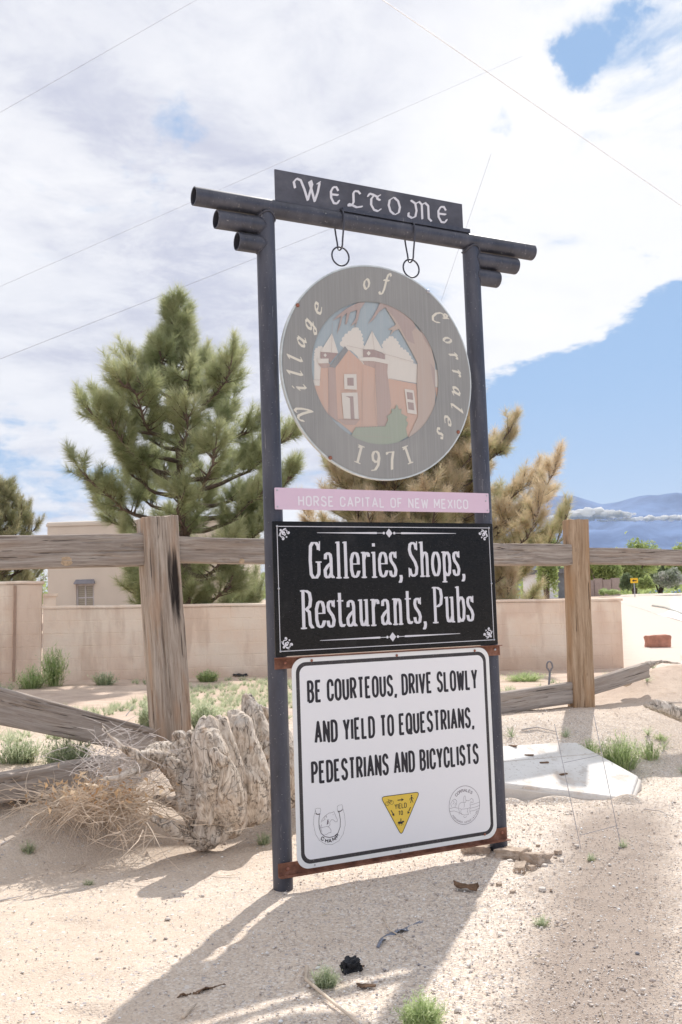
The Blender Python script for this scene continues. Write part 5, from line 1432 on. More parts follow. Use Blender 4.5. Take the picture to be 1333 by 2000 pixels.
rim.add(vs, [(i * n + k, i * n + (k + 1) % n, ((i + 1) % 4) * n + (k + 1) % n, ((i + 1) % 4) * n + k) for i in range(4) for k in range(n)])
rim.build('plastic_rim', M['r_glass'], RB)
def PA(x, y):       # enlarged view of the inner picture
    return to_r(SP(590 + x / 4.597, 570 + y / 4.597, RN))
def PB(x, y): return to_r(SP(530 + x / 3.3325, 510 + y / 3.3325, RN))
ri = rR * .662; ic = PB(686, 728)
_lay = [0.0006]
def layer(name, polys, mt, conv=PA, raw=False):
    for p in polys:
        f_ = Flat(); f_.polys([[conv(*q) for q in p]], _lay[0]); _lay[0] += .00012
        f_.build(name, M[mt], PIC)
f_ = Flat(); f_.polys([circ(ic[0], ic[1], ri * 1.01, n=72)], .0004); PIC = f_.build('picture', M['r_sky'], RB)
def bumps(pts, r=16, n=5):
    out = []
    for i in range(len(pts) - 1):
        a, b = Vector(pts[i]), Vector(pts[i + 1]); L = (b - a).length; k = max(1, int(L / (r * 1.7)))
        for j in range(k):
            p, q = a.lerp(b, j / k), a.lerp(b, (j + 1) / k); nrm = Vector(((q - p).y, -(q - p).x)).normalized()
            for m_ in range(n):
                t_ = m_ / n; c = p.lerp(q, t_) + nrm * r * .7 * math.sin(math.pi * t_) ; out.append((c.x, c.y))
    return out + [pts[-1]]
layer('painted_cloud', [bumps([(345, 480), (380, 400), (440, 350), (490, 320), (530, 370), (550, 470)], 18) + [(620, 560), (400, 520)],
    bumps([(725, 540), (730, 460), (800, 400), (850, 440), (880, 500), (940, 540), (980, 600), (1000, 640)], 18) + [(980, 700), (740, 620)], bumps([(112, 620), (120, 520), (160, 490), (210, 510)], 14) + [(240, 640), (180, 900), (110, 800)]], 'r_white')
layer('painted_roof', [[(400, 490), (1035, 650), (1040, 820), (760, 780), (540, 700), (500, 580)], [(1190, 695), (1250, 710), (1250, 860), (1195, 850)], [(95, 790), (175, 790), (175, 850), (95, 840)]], 'r_white')
layer('painted_wall', [[(770, 780), (1028, 828), (1060, 1270), (950, 1300), (740, 1240)], [(420, 522), (545, 640), (545, 1215), (460, 1275), (320, 1160), (300, 680)], [(170, 680), (240, 680), (240, 1110), (150, 980)], [(95, 840), (165, 845), (155, 960), (110, 900)], [(1195, 855), (1245, 865), (1215, 1000)], [(530, 650), (655, 655), (680, 1235), (540, 1235)]], 'r_wall')
layer('painted_shade', [[(235, 640), (300, 690), (322, 1170), (235, 1100)], [(655, 620), (770, 650), (765, 720), (800, 1010), (745, 1235), (680, 1235)], [(145, 645), (235, 640), (230, 685), (175, 685)], [(545, 625), (650, 620), (660, 690), (560, 655)], [(320, 1145), (520, 1145), (480, 1195), (385, 1195)]], 'r_wall2')
layer('painted_gable', [[(385, 490), (415, 525), (300, 680), (240, 675)]], 'r_grey')
layer('painted_turret', [[(165, 540), (325, 552), (250, 640), (240, 610), (165, 600)], [(548, 520), (645, 520), (745, 562), (745, 608), (548, 590)]], 'r_dark')
layer('painted_spire', [[(268, 372), (325, 552), (165, 538)], [(627, 350), (742, 556), (645, 520), (548, 516)], [(130, 602), (238, 600), (238, 642), (150, 645)], [(512, 590), (645, 588), (788, 618), (780, 652), (645, 625), (515, 618)],
    [(207, 553), (222, 570), (207, 588), (192, 570)], [(597, 532), (615, 552), (597, 576), (579, 552)], [(375, 740), (487, 740), (492, 880), (378, 875)], [(352, 908), (496, 905), (508, 1145), (372, 1140)], [(918, 872), (1000, 885), (1030, 1102), (945, 1090)]], 'r_white')
layer('painted_opening', [[(404, 773), (461, 773), (463, 845), (406, 843)], [(388, 938), (458, 940), (470, 1143), (436, 1143), (428, 955)], [(938, 900), (990, 908), (996, 972), (944, 964)], [(946, 990), (998, 998), (1006, 1066), (954, 1056)]], 'r_dark')
layer('painted_trunk', [[(745, 140), (830, 180), (990, 290), (1080, 380), (1150, 470), (1190, 640), (1195, 880), (1190, 1100), (1060, 1260), (950, 1310), (1040, 1120), (1030, 820), (1035, 640), (950, 480), (870, 340)], [(850, 240), (880, 330), (830, 350), (785, 395), (810, 345), (770, 340), (835, 300)]], 'r_trunk')
layer('painted_branch', [[(700, 95), (960, 200), (1020, 320), (985, 360), (1010, 470), (940, 440), (880, 320), (830, 240), (745, 140), (690, 180), (640, 250), (590, 290), (630, 230), (670, 160)], [(500, 100), (565, 95), (520, 160), (500, 250), (470, 335), (480, 280), (435, 310), (480, 240), (490, 165), (430, 185), (400, 290), (385, 295), (400, 190), (360, 230), (345, 300), (310, 385), (325, 310), (350, 220), (270, 265), (310, 220), (400, 150)],
    [(1040, 300), (1110, 380), (1170, 600), (1150, 520), (1090, 420)], [(1150, 640), (1190, 700), (1195, 900), (1165, 760)]], 'r_trunk2')
layer('painted_bush', [[(440, 1290), (475, 1225)] + bumps([(475, 1225), (740, 1215)], 14) + [(770, 1150), (760, 1120), (800, 1090), (800, 1050), (830, 1055), (848, 1010), (870, 1060), (890, 1050), (888, 1095), (945, 1125), (928, 1150), (950, 1180), (930, 1230), (945, 1300), (800, 1390), (600, 1380)]], 'r_green')
f_ = Flat(); OZ = _lay[0] + .0003
tl = []
for ln_ in ([(268, 280), (268, 372), (262, 545)], [(627, 352), (645, 520)], [(540, 690), (545, 700), (535, 1210)], [(655, 655), (650, 1000), (672, 1200)], [(320, 1145), (520, 1143)], [(775, 778), (1028, 826)], [(740, 560), (1028, 640)], [(400, 485), (560, 520)], [(450, 1290), (800, 1310)], [(100, 793), (168, 793)], [(340, 890), (490, 888)], [(235, 690), (240, 900), (252, 1100)], [(345, 560), (330, 640)]):
    tl += stroke([PA(*q) for q in ln_], mono=.0012)
f_.polys(tl, OZ); f_.build('painted_outline', M['r_trunk2'], PIC)
# ring that frames the picture
mb = MB(); n = 96; yo = -(OZ + .0009); a = []
for k in range(n):
    t_ = 2 * math.pi * k / n; a.append((ic[0] + ri * math.cos(t_), yo, ic[1] + ri * math.sin(t_)))
for k in range(n):
    t_ = 2 * math.pi * k / n; a.append((rR * .984 * math.cos(t_), yo, rR * .984 * math.sin(t_)))
mb.add(a, [(k, n + k, n + (k + 1) % n, (k + 1) % n)[::1] for k in range(n)])
RG = mb.build('ring_face', M['r_ring'], RB)
f_ = Flat(); LO = -yo + .0006
for ch, x, y, an, k in (('V', 213, 990, 113, 1.05), ('i', 180, 825, 97, 1), ('l', 150, 728, 88, .95), ('l', 150, 632, 80, .95), ('a', 193, 525, 68, 1), ('g', 258, 428, 58, 1), ('e', 300, 310, 44, 1.15), ('o', 617, 152, 6, 1.1), ('f', 738, 150, -6, 1.05),
                        ('C', 1095, 372, -50, 1.05), ('o', 1142, 517, -66, 1), ('r', 1182, 622, -78, 1), ('r', 1202, 732, -88, 1), ('a', 1200, 850, -101, 1), ('l', 1205, 960, -112, .95), ('e', 1146, 1040, -122, 1.1), ('s', 1096, 1122, -132, 1.15)):
    cxp, czp = PB(x, y); h = .085 * k
    ps = glyph(IT, ch, h * 1.0, h, pen_rect(.0125, .004, 38), None, None, skew=.12)
    xsx = [q[0] for p in ps for q in p]; ysy = [q[1] for p in ps for q in p]; mx_, my_ = (min(xsx) + max(xsx)) / 2, (min(ysy) + max(ysy)) / 2
    ca, sa = math.cos(R(an)), math.sin(R(an))
    f_ = Flat(); f_.polys([[(cxp + (u - mx_) * ca - (v - my_) * sa, czp + (u - mx_) * sa + (v - my_) * ca) for u, v in p] for p in ps], LO); f_.build('letter', M['r_cream'], RG)
for ch, x, y, an in (('1', 570, 1258, -18), ('9', 677, 1302, -3), ('7', 778, 1300, 8), ('1', 884, 1262, 19)):
    cxp, czp = PB(x, y); h = .088
    ps = glyph(DG, ch, h, h, pen_rect(.013, .005, 8), pen_rect(.005, .0055), None)
    xsx = [q[0] for p in ps for q in p]; ysy = [q[1] for p in ps for q in p]; mx_, my_ = (min(xsx) + max(xsx)) / 2, (min(ysy) + max(ysy)) / 2
    ca, sa = math.cos(R(an)), math.sin(R(an))
    f_ = Flat(); f_.polys([[(cxp + (u - mx_) * ca - (v - my_) * sa, czp + (u - mx_) * sa + (v - my_) * ca) for u, v in p] for p in ps], LO); f_.build('letter', M['r_cream'], RG)
for (x, y, m_) in ((167, 290, 'rust_bolt'), (1015, 200, 'steel_screw'), (1212, 1114, 'rust_bolt'), (380, 1282, 'rust_bolt')):
    p = PB(x, y); screw(RB, p[0], yo - .001, p[1], .0095, M[m_], 'bolt')
# ------------------------------------------------------------------ fence of heavy timbers
def timber(name, p0, p1, w, h, mt, parent=None, seed=0, roll=0.0, crackd=.006, taper=1.0, nl=70, knots=(), bend=0.0, ragged=0.0):
    """weathered squared timber from p0 to p1 (world), grain along its length; w across, h up"""
    p0, p1 = Vector(p0), Vector(p1); L = (p1 - p0).length; zax = (p1 - p0).normalized()
    ref = Vector((FN[0], FN[1], 0)) if abs(zax.z) < .8 else Vector((FD[0], FD[1], 0))
    if abs(zax.z) < .8: yax = -ref; xax = yax.cross(zax).normalized(); yax = zax.cross(xax)
    else: ref = Vector((FD[0], FD[1], 0)); xax = (ref - zax * ref.dot(zax)).normalized(); yax = zax.cross(xax)
    # local: X = xax, Y = yax, Z = along
    m_ = Matrix((xax, yax, zax)).transposed() @ Matrix.Rotation(roll, 3, 'Z')
    npm = 88; cr = .10
    per = []
    for k in range(npm):
        t = k / npm * 4; s_ = int(t); u = (t - s_) * 2 - 1
        q = [(u, -1), (1, u), (-u, 1), (-1, -u)][s_]
        x, y = q
        n_ = (abs(x) ** 10 + abs(y) ** 10) ** (1 / 10); per.append((x / n_, y / n_))
    per = np.array(per); zz = np.linspace(0, L, nl)
    PX = per[:, 0] * w / 2; PY_ = per[:, 1] * h / 2
    V = np.zeros((nl, npm, 3)); arcl = np.linspace(0, 2 * (w + h), npm, endpoint=False)
    A, Zg = np.meshgrid(arcl, zz)
    wander = .012 * fbm(A * 0 + seed, Zg * 2.0 + seed * 3, o=3)
    a2 = A + wander
    rid = np.abs(vnoise(a2 * 55 + seed * 7, Zg * 1.3 + seed) - .5) * 2
    crk = sstep(.16, .0, rid) * sstep(.42, .62, vnoise(a2 * 14, Zg * .9 + 9 + seed))
    fine = vnoise(a2 * 150, Zg * 4 + seed) - .5
    big = fbm(a2 * 5, Zg * 2.2 + seed * 2, o=3)
    dsp = -crackd * 1.6 * crk + fine * .0022 + big * .012
    for (kz, ka, kr) in knots:
        dd = np.hypot((A - ka), (Zg - kz)); dsp += .006 * np.exp(-(dd / kr) ** 2) - .004 * np.exp(-((dd - kr * 1.2) / (kr * .3)) ** 2)
    nrm = per / np.linalg.norm(per, axis=1, keepdims=True)
    tp = 1 + (taper - 1) * (zz / L)
    wob = .006 * np.stack([fbm(zz * 1.5 + seed, zz * 0 + 1, o=2), fbm(zz * 1.5 + seed, zz * 0 + 8, o=2)], 1) * 2
    bd = bend * np.sin(np.pi * zz / L)
    V[..., 0] = PX[None] * tp[:, None] + nrm[None, :, 0] * dsp + wob[:, :1]
    V[..., 1] = PY_[None] * tp[:, None] + nrm[None, :, 1] * dsp + wob[:, 1:] + bd[:, None] * (0 if abs(zax.z) > .8 else 0)
    V[..., 2] = Zg
    if bend: V[..., 0] += bd[:, None]
    if ragged:
        V[-4:, :, 2] += ragged * (vnoise(a2[-4:] * 22, a2[-4:] * 0 + seed) - .5) * np.array([.1, .4, .8, 1])[:, None]
    vs = list(map(tuple, V.reshape(-1, 3))); fs = []
    for i in range(nl - 1):
        for k in range(npm):
            k2 = (k + 1) % npm; fs.append((i * npm + k, i * npm + k2, (i + 1) * npm + k2, (i + 1) * npm + k))
    # end grain: inset rings
    for end in (0, 1):
        base = (nl - 1) * npm if end else 0; prev = list(range(base, base + npm)); ce = V[-1 if end else 0].mean(0)
        for f in (.96, .8, .5, .2):
            ring = []
            for k in range(npm):
                p = ce + (V[-1 if end else 0, k] - ce) * f; p = p.copy(); p[2] = V[-1 if end else 0, k, 2] * 1.0 + (.004 if end else -.004) * (1 - 0) + .005 * mnoise.noise(Vector((p[0] * 60, p[1] * 60, seed)))
                ring.append(len(vs)); vs.append(tuple(p))
            for k in range(npm):
                k2 = (k + 1) % npm; fs.append((prev[k], prev[k2], ring[k2], ring[k]) if end else (prev[k2], prev[k], ring[k], ring[k2]))
            prev = ring
        fs.append(tuple(prev) if end else tuple(prev[::-1]))
    me = bpy.data.meshes.new(name); me.from_pydata(vs, [], fs); me.update()
    o = link(name, me, mt, parent)
    mw = m_.to_4x4(); mw.translation = p0
    if parent: mw = Matrix.Translation(-parent.location) @ mw
    o.matrix_basis = mw
    return shade_by_angle(o, 40)
def knot(parent, x, y, z, r, sq=1.0):
    mb = MB(); n = 24; vs = [];
    for (k_, d) in ((1.1, -.004), (1.0, .002), (.7, .003), (.3, .003)):
        vs += [(r * k_ * math.cos(2 * math.pi * i / n) * (1 + .06 * math.sin(i * .52 + 1)), -d, r * k_ * sq * math.sin(2 * math.pi * i / n)) for i in range(n)]
    mb.add(vs, [(j * n + i, j * n + (i + 1) % n, (j + 1) * n + (i + 1) % n, (j + 1) * n + i) for j in range(3) for i in range(n)] + [tuple(3 * n + i for i in range(n))])
    return mb
def fline(px_, py_, off=0.0):
    """point on the fence's vertical plane behind a pixel"""
    d = ray(px_, py_); o = np.array([FENCE_L[0] + off * FN[0], FENCE_L[1] + off * FN[1], 0]); nn = np.array([FN[0], FN[1], 0])
    t = ((o - _C) @ nn) / (d @ nn); return Vector(_C + d * t)
FENCE = empty('timber_fence', (FENCE_L[0], FENCE_L[1], Gz(*FENCE_L))); tag(FENCE, 'weathered fence of two heavy squared posts and thick top rails', 'fence')
tp = fline(307, 1012); bt = fline(336, 1462); bt2 = bt + (bt - tp) * .18
timber('post', bt2, tp, .235, .20, M['wood_post'], FENCE, 3, crackd=.009, nl=90, ragged=.01)['label'] = 'leaning grey post with a black scorch mark'
tp = fline(1124.5, 1017); bt = fline(1136, 1376); bt2 = bt + (bt - tp) * .18
timber('post', bt2, tp, .175, .165, M['wood_post2'], FENCE, 8, roll=R(-22), crackd=.007, nl=90, ragged=.008)['label'] = 'warm brown squared post'
r0 = fline(-160, 1083); r1 = fline(278, 1075)
RL = timber('rail', r0, r1, .205, .13, M['wood_rail'], FENCE, 12, crackd=.006, nl=110)
r0 = fline(338, 1074.5); r1 = fline(1108, 1084.5)
timber('rail', r0, r1, .170, .12, M['wood_rail'], FENCE, 17, crackd=.007, nl=150, knots=((.45, .06, .03),))
r0 = fline(1142, 1086); r1 = fline(1480, 1092)
timber('rail', r0, r1, .135, .11, M['wood_rail'], FENCE, 21, crackd=.005, nl=90)
for (px_, py_, r_, rot) in ((131, 1094.5, .040, 0), (473, 1095.5, .018, 0)):
    p = fline(px_, py_, -.066 if px_ < 300 else -.062); mb = knot(None, 0, 0, 0, r_, .85); o = mb.build('knot', M['knot'], FENCE); o.location = p - FENCE.location; o.rotation_euler = (0, 0, YAW)

def lying(name, pa, pb, offa, offb, w, h, mt, seed, label, **kw):
    a = fline(*pa, offa); b = fline(*pb, offb); o = timber(name, a, b, w, h, mt, None, seed, **kw); tag(o, label, 'fallen rail'); return o
lying('fallen_rail', (-110, 1355), (285, 1446), -.42, -.30, .215, .12, M['wood_grey'], 31, 'thick grey fallen timber slanting down to the left post', crackd=.010, nl=120, ragged=.10, taper=.72)
lying('fallen_rail', (-120, 1560), (205, 1502), -.75, -.45, .15, .13, M['wood_grey'], 35, 'dark lower fallen timber half buried at the left edge', crackd=.010, nl=100)
lying('fallen_rail', (880, 1388), (1118, 1352), .06, .02, .165, .09, M['wood_grey'], 41, 'grey rail lying on the ground between the sign and the right post', crackd=.006, nl=80)
lying('fallen_rail', (1146, 1344), (1262, 1308), .0, .0, .12, .08, M['wood_grey'], 44, 'grey rail end lying to the right of the right post', crackd=.005, nl=60, ragged=.05)

# ------------------------------------------------------------------ voxel-fused root wood
def fuse(name, blobs, voxel, origin, mt, seed=0, amp=.018, crack=.010, cell=26.0, label=None, cat='root'):
    """blobs: chains of (world point, radius); fused, then eroded with checks and swirls"""
    bm = bpy.data.meshes.new('tmp'); mb = MB()
    for ch in blobs:
        if len(ch) == 1: ch = ch + [(ch[0][0] + Vector((0, 0, .002)), ch[0][1])]
        pts, rad = [], []
        for i in range(len(ch) - 1):
            for j in range(5):
                t = j / 5; pts.append(ch[i][0].lerp(ch[i + 1][0], t)); rad.append(ch[i][1] * (1 - t) + ch[i + 1][1] * t)
        pts.append(ch[-1][0]); rad.append(ch[-1][1])
        # round ends
        d0 = (pts[0] - pts[1]).normalized(); d1 = (pts[-1] - pts[-2]).normalized()
        p_ = [pts[0] + d0 * rad[0] * k for k in (.95, .8, .45)] ; q_ = [pts[-1] + d1 * rad[-1] * k for k in (.45, .8, .95)]
        mb.tube(p_ + pts + q_, [rad[0] * .25, rad[0] * .6, rad[0] * .9] + rad + [rad[-1] * .9, rad[-1] * .6, rad[-1] * .25], 14)
    o = mb.build('tmp', None)
    rm = o.modifiers.new('r', 'REMESH'); rm.mode = 'VOXEL'; rm.voxel_size = voxel; rm.adaptivity = 0
    sm = o.modifiers.new('s', 'SMOOTH'); sm.factor = .6; sm.iterations = 4
    dg = bpy.context.evaluated_depsgraph_get(); ev = o.evaluated_get(dg); me = bpy.data.meshes.new_from_object(ev)
    bpy.data.objects.remove(o)
    n = len(me.vertices); co = np.zeros(n * 3, np.float32); me.vertices.foreach_get('co', co); co = co.reshape(-1, 3).astype(float)
    no = np.zeros(n * 3, np.float32); me.vertices.foreach_get('normal', no); no = no.reshape(-1, 3)
    x, y, z = co[:, 0] + seed, co[:, 1], co[:, 2]
    wx = x + .07 * fbm(x * 5, y * 5, z * 5, 2); wz = z + .07 * fbm(x * 5 + 9, y * 5, z * 5, 2)
    swirl = vnoise(wx * 9, y * 9, wz * 26) - .5
    lump = fbm(x * 6, y * 6, z * 4.5, 4) + .55 * (np.abs(vnoise(wx * 17, y * 17, wz * 3.2) - .5) * 2 - .4) * .6
    fine = vnoise(x * 60, y * 60, z * 90) - .5
    ck = np.zeros(n)
    for i in range(n):
        ds = mnoise.voronoi(Vector((wx[i] * cell, y[i] * cell, wz[i] * cell * .55)))[0]
        ck[i] = ds[1] - ds[0]
    mask = sstep(.52, .70, vnoise(x * 6 + 3, y * 6, z * 6))
    ckv = sstep(.085, .0, ck) * mask
    fl_ = np.abs(vnoise(wx * 13 + 4, y * 13, wz * 2.4) - .5) * 2
    d = amp * 1.5 * lump + amp * .16 * swirl - amp * .8 * sstep(.16, .0, fl_) - crack * ckv + fine * .003
    co = co + no * d[:, None] - np.array(origin)
    me.vertices.foreach_set('co', co.astype(np.float32).ravel())
    at = me.attributes.new('tone', 'FLOAT', 'POINT'); at.data.foreach_set('value', ckv.astype(np.float32))
    me.name = name; me.update(); me.materials.clear(); o = link(name, me, mt, None, True); o.location = origin
    tag(o, label, cat); return o
SY = 5.36
def bl(px_, py_, rpx, dy=0.0): return (at_y(px_, py_, SY + dy * 1.25), rpx * .9 * SY / FPX)
blobs = [
    [bl(350, 1442, 18, .02), bl(360, 1478, 30, .0), bl(382, 1535, 44, -.03), bl(400, 1590, 44, -.05), bl(404, 1630, 32, -.06)],
    [bl(374, 1436, 12, -.05), bl(384, 1474, 20, -.06), bl(400, 1530, 30, -.04)],
    [bl(312, 1474, 20, -.06), bl(342, 1500, 27, -.05), bl(374, 1535, 34, -.03)],
    [bl(330, 1458, 14, -.02), bl(300, 1466, 16, -.08), bl(276, 1484, 12, -.14)],
    [bl(318, 1478, 15, -.08), bl(268, 1476, 14, -.18), bl(234, 1456, 10, -.20), bl(208, 1430, 6, -.20), bl(196, 1412, 3, -.18)],
    [bl(300, 1492, 14, -.10), bl(262, 1506, 11, -.18), bl(232, 1520, 7, -.22), bl(205, 1522, 4, -.24)],
    [bl(407, 1416, 23, -.16), bl(404, 1450, 35, -.20), bl(418, 1500, 42, -.20), bl(438, 1555, 46, -.12), bl(448, 1602, 38, -.04)],
    [bl(430, 1410, 16, -.10), bl(440, 1455, 24, -.12), bl(452, 1510, 30, -.08)],
    [bl(456, 1394, 15, .10), bl(470, 1412, 25, .06), bl(482, 1460, 32, .04), bl(492, 1520, 44, .02), bl(490, 1580, 38, .05)],
    [bl(484, 1364, 14, .26), bl(492, 1392, 26, .24), bl(502, 1440, 36, .22), bl(516, 1500, 46, .18), bl(520, 1555, 40, .18)],
    [bl(512, 1382, 9, .32), bl(530, 1400, 16, .34), bl(546, 1440, 30, .30), bl(560, 1500, 42, .26), bl(566, 1550, 30, .28)],
    [bl(505, 1590, 22, .10), bl(545, 1566, 24, .22), bl(600, 1545, 22, .42)],
    [bl(300, 1598, 9, -.22), bl(326, 1612, 13, -.20), bl(356, 1628, 17, -.16), bl(392, 1648, 15, -.12)],
    [bl(305, 1558, 9, -.12), bl(335, 1568, 14, -.10), bl(370, 1577, 22, -.04)],
    [bl(446, 1606, 26, -.05), bl(424, 1638, 16, -.10)],
    [bl(420, 1470, 12, -.30), bl(432, 1486, 15, -.30)],
    [bl(396, 1560, 14, -.22), bl(404, 1600, 18, -.18)],
]
o_ = at_y(440, 1620, SY)
fuse('gnarled_root', blobs, .0075, (o_.x, SY + .1, Gz(o_.x, SY)), M['stump'], 3, .015, .008, 19.0, 'big gnarled bleached tree root lying left of the sign post', 'tree root')
LY = 8.3
def bl2(px_, py_, rpx, dy=0.0): return (at_y(px_, py_, LY + dy), rpx * LY / FPX)
o_ = at_y(1300, 1400, LY)
fuse('weathered_log', [[bl2(1222, 1330, 12, .1), bl2(1246, 1312, 11, .1), bl2(1266, 1298, 8, .1), bl2(1292, 1292, 4, .1), bl2(1330, 1296, 2, .1)]], .012, (o_.x, LY, Gz(o_.x, LY)), M['wood_log'] if 'wood_log' in M else M['stump'], 11, .012, .007, 20.0, 'twisted grey branch end at the tip of the right lower rail', 'branch')
LY = 7.35
fuse('weathered_log', [[bl2(1262, 1376, 7), bl2(1290, 1382, 11), bl2(1322, 1392, 15), bl2(1380, 1408, 20)], [bl2(1280, 1370, 6), bl2(1310, 1380, 9)]], .012, (at_y(1310, 1400, LY).x, LY, .3), M['stump'], 17, .014, .008, 20.0, 'dark split log lying on the sand at the right edge', 'log')

# brush pile ------------------------------------------------------------------
def twigs(name, n, centre, spread, mt, seed, label, rr_, long=(.18, .6), cat='brush pile', ylift=.0):
    rr = random.Random(seed); mb = MB()
    for i in range(n):
        px_ = rr.gauss(centre[0], spread[0]); py_ = rr.gauss(centre[1], spread[1])
        p = at_y(px_, py_, rr.uniform(*rr_)); 
        gz_ = Gz(p.x, p.y); p.z = max(p.z, gz_ + .005)
        a = rr.uniform(0, math.pi * 2); L = rr.uniform(*long); el = rr.uniform(-.5, .5)
        d = Vector((math.cos(a) * math.cos(el), .6 * math.sin(a) * math.cos(el), math.sin(el))); pts = [p]
        cv = Vector((rr.uniform(-1, 1), rr.uniform(-1, 1), rr.uniform(-1.1, .5))) * .9
        m_ = 6
        for k in range(m_):
            d = (d + cv * .16 + Vector((rr.uniform(-.2, .2), rr.uniform(-.2, .2), rr.uniform(-.2, .2)))).normalized()
            q = pts[-1] + d * L / m_; q.z = max(q.z, Gz(q.x, q.y) + .004); pts.append(q)
        r0 = rr.uniform(.0012, .0036)
        mb.tube(pts, [r0 * (1 - .7 * k / m_) for k in range(m_ + 1)], 4, False)
    o = mb.build(name, mt); tag(o, label, cat, kind='stuff'); return o
twigs('brush_pile', 760, (185, 1570), (58, 15), M['twig'], 1, 'tangle of dry tan twigs heaped against the root', (5.05, 5.45), (.10, .30))
twigs('brush_pile', 260, (240, 1488), (38, 32), M['twig_grey'], 2, 'grey fine twigs on top of the brush heap by the fallen timber', (5.1, 5.5), (.08, .28))
twigs('loose_twigs', 44, (285, 1618), (60, 18), M['twig'], 3, 'thin loose twigs fallen on the sand before the root', (4.85, 5.2), (.15, .4))
rs = np.random.RandomState(4); k_ = 420; P = []
for i in range(k_):
    px_, py_ = rs.normal(190, 60), rs.normal(1552, 20); p = at_y(px_, py_, rs.uniform(5.0, 5.4)); P.append((p.x, p.y, max(p.z, Gz(p.x, p.y) + .01)))
tf = Tufts(); tf.leaves(np.array(P), .040, rs, .55, .9); o = tf.build('dry_leaves', M['leaf_dry']); tag(o, 'dry orange and tan leaves caught in the brush heap', 'dry leaves', kind='stuff')
# mound of sand under the brush
def mound(cx0, cy0, rx, ry, h, name='sand_mound'):
    n, r_ = 60, 18; V = []; F_ = []
    for i in range(r_ + 1):
        t = i / r_
        for k in range(n):
            a = 2 * math.pi * k / n; x, y = cx0 + rx * t * math.cos(a), cy0 + ry * t * math.sin(a)
            e = h * (math.cos(math.pi * t) * .5 + .5); V.append((x, y, Gz(x, y) + e * (1 + .5 * float(fbm(np.array(x * 9), np.array(y * 9), o=2))) - (.012 if i == r_ else 0)))
    for i in range(r_):
        for k in range(n): F_.append((i * n + k, i * n + (k + 1) % n, (i + 1) * n + (k + 1) % n, (i + 1) * n + k))
    o = link(name, np_mesh(name, V, np.array(F_)[:, ::-1]), M['ground'], smooth=True); tag(o, kind='structure'); return o
p = at_y(235, 1585, 5.3); mound(p.x - .05, 5.42, .58, .36, .07)

# concrete lid at the right ---------------------------------------------------
corners = [(905, 1545), (1020, 1563), (1236, 1562), (1254, 1540), (1130, 1466), (1090, 1464), (890, 1464)]
gp = [ground_at(px_, py_, .12) for px_, py_ in corners]
# plane through the corner points so the lid is flat
A_ = np.array([(p.x, p.y, 1) for p in gp]); zs_ = np.array([p.z for p in gp]); co_, *_ = np.linalg.lstsq(A_, zs_, rcond=None)
cxm = sum(p.x for p in gp) / 7; cym = sum(p.y for p in gp) / 7
LID = empty('concrete_lid', (cxm, cym, co_[0] * cxm + co_[1] * cym + co_[2])); tag(LID, 'pale many sided concrete pad lying on the gravel behind the right post', 'concrete pad')
def prism(name, pts, zlo, zhi, ins, mt):
    mb = MB(); n = len(pts); c = Vector((cxm, cym)); vs = []
    for f, z in ((1, zlo), (1, zhi - .006), (1 - .012, zhi)):
        for p in pts:
            q = c + (Vector((p.x, p.y)) - c) * (1 - ins) * f; vs.append((q.x - cxm, q.y - cym, co_[0] * (q.x - cxm) + co_[1] * (q.y - cym) + z))
    fs = [(i * n + k, i * n + (k + 1) % n, (i + 1) * n + (k + 1) % n, (i + 1) * n + k) for i in range(2) for k in range(n)] + [tuple(2 * n + k for k in range(n)), tuple(range(n))[::-1]]
    mb.add(vs, fs); return mb.build(name, mt, LID)
prism('rim', gp, -.12, .030, 0, M['concrete_edge']); top_ = prism('slab', gp, .028, .052, .035, M['concrete'])
# fold line across the slab
a = ground_at(905, 1511, .15); b = ground_at(1175, 1500, .15); mb = MB()
za = lambda q: co_[0] * (q.x - cxm) + co_[1] * (q.y - cym) + .0535
mb.tube([(a.x - cxm, a.y - cym, za(a)), (b.x - cxm, b.y - cym, za(b))], .0025, 5); mb.build('fold_line', M['concrete_edge'], LID)
for i, (px_, py_) in enumerate(((1003, 1470), (1035, 1497), (1065, 1518), (1103, 1545))):
    g = ground_at(px_, py_, .16); q = rough_box('dry_chip', .06, .02, .008, M['bark_scrap'], i); q.location = (g.x, g.y, LID.location.z + za(g) - .002); q.rotation_euler = (0, 0, -.6 + i * .4)
    tag(q, ['dry chip at the back of the concrete pad', 'dry chip near the middle of the concrete pad, behind the fold', 'dry chip in the middle of the concrete pad, before the fold', 'dry chip near the front edge of the concrete pad'][i], 'debris')

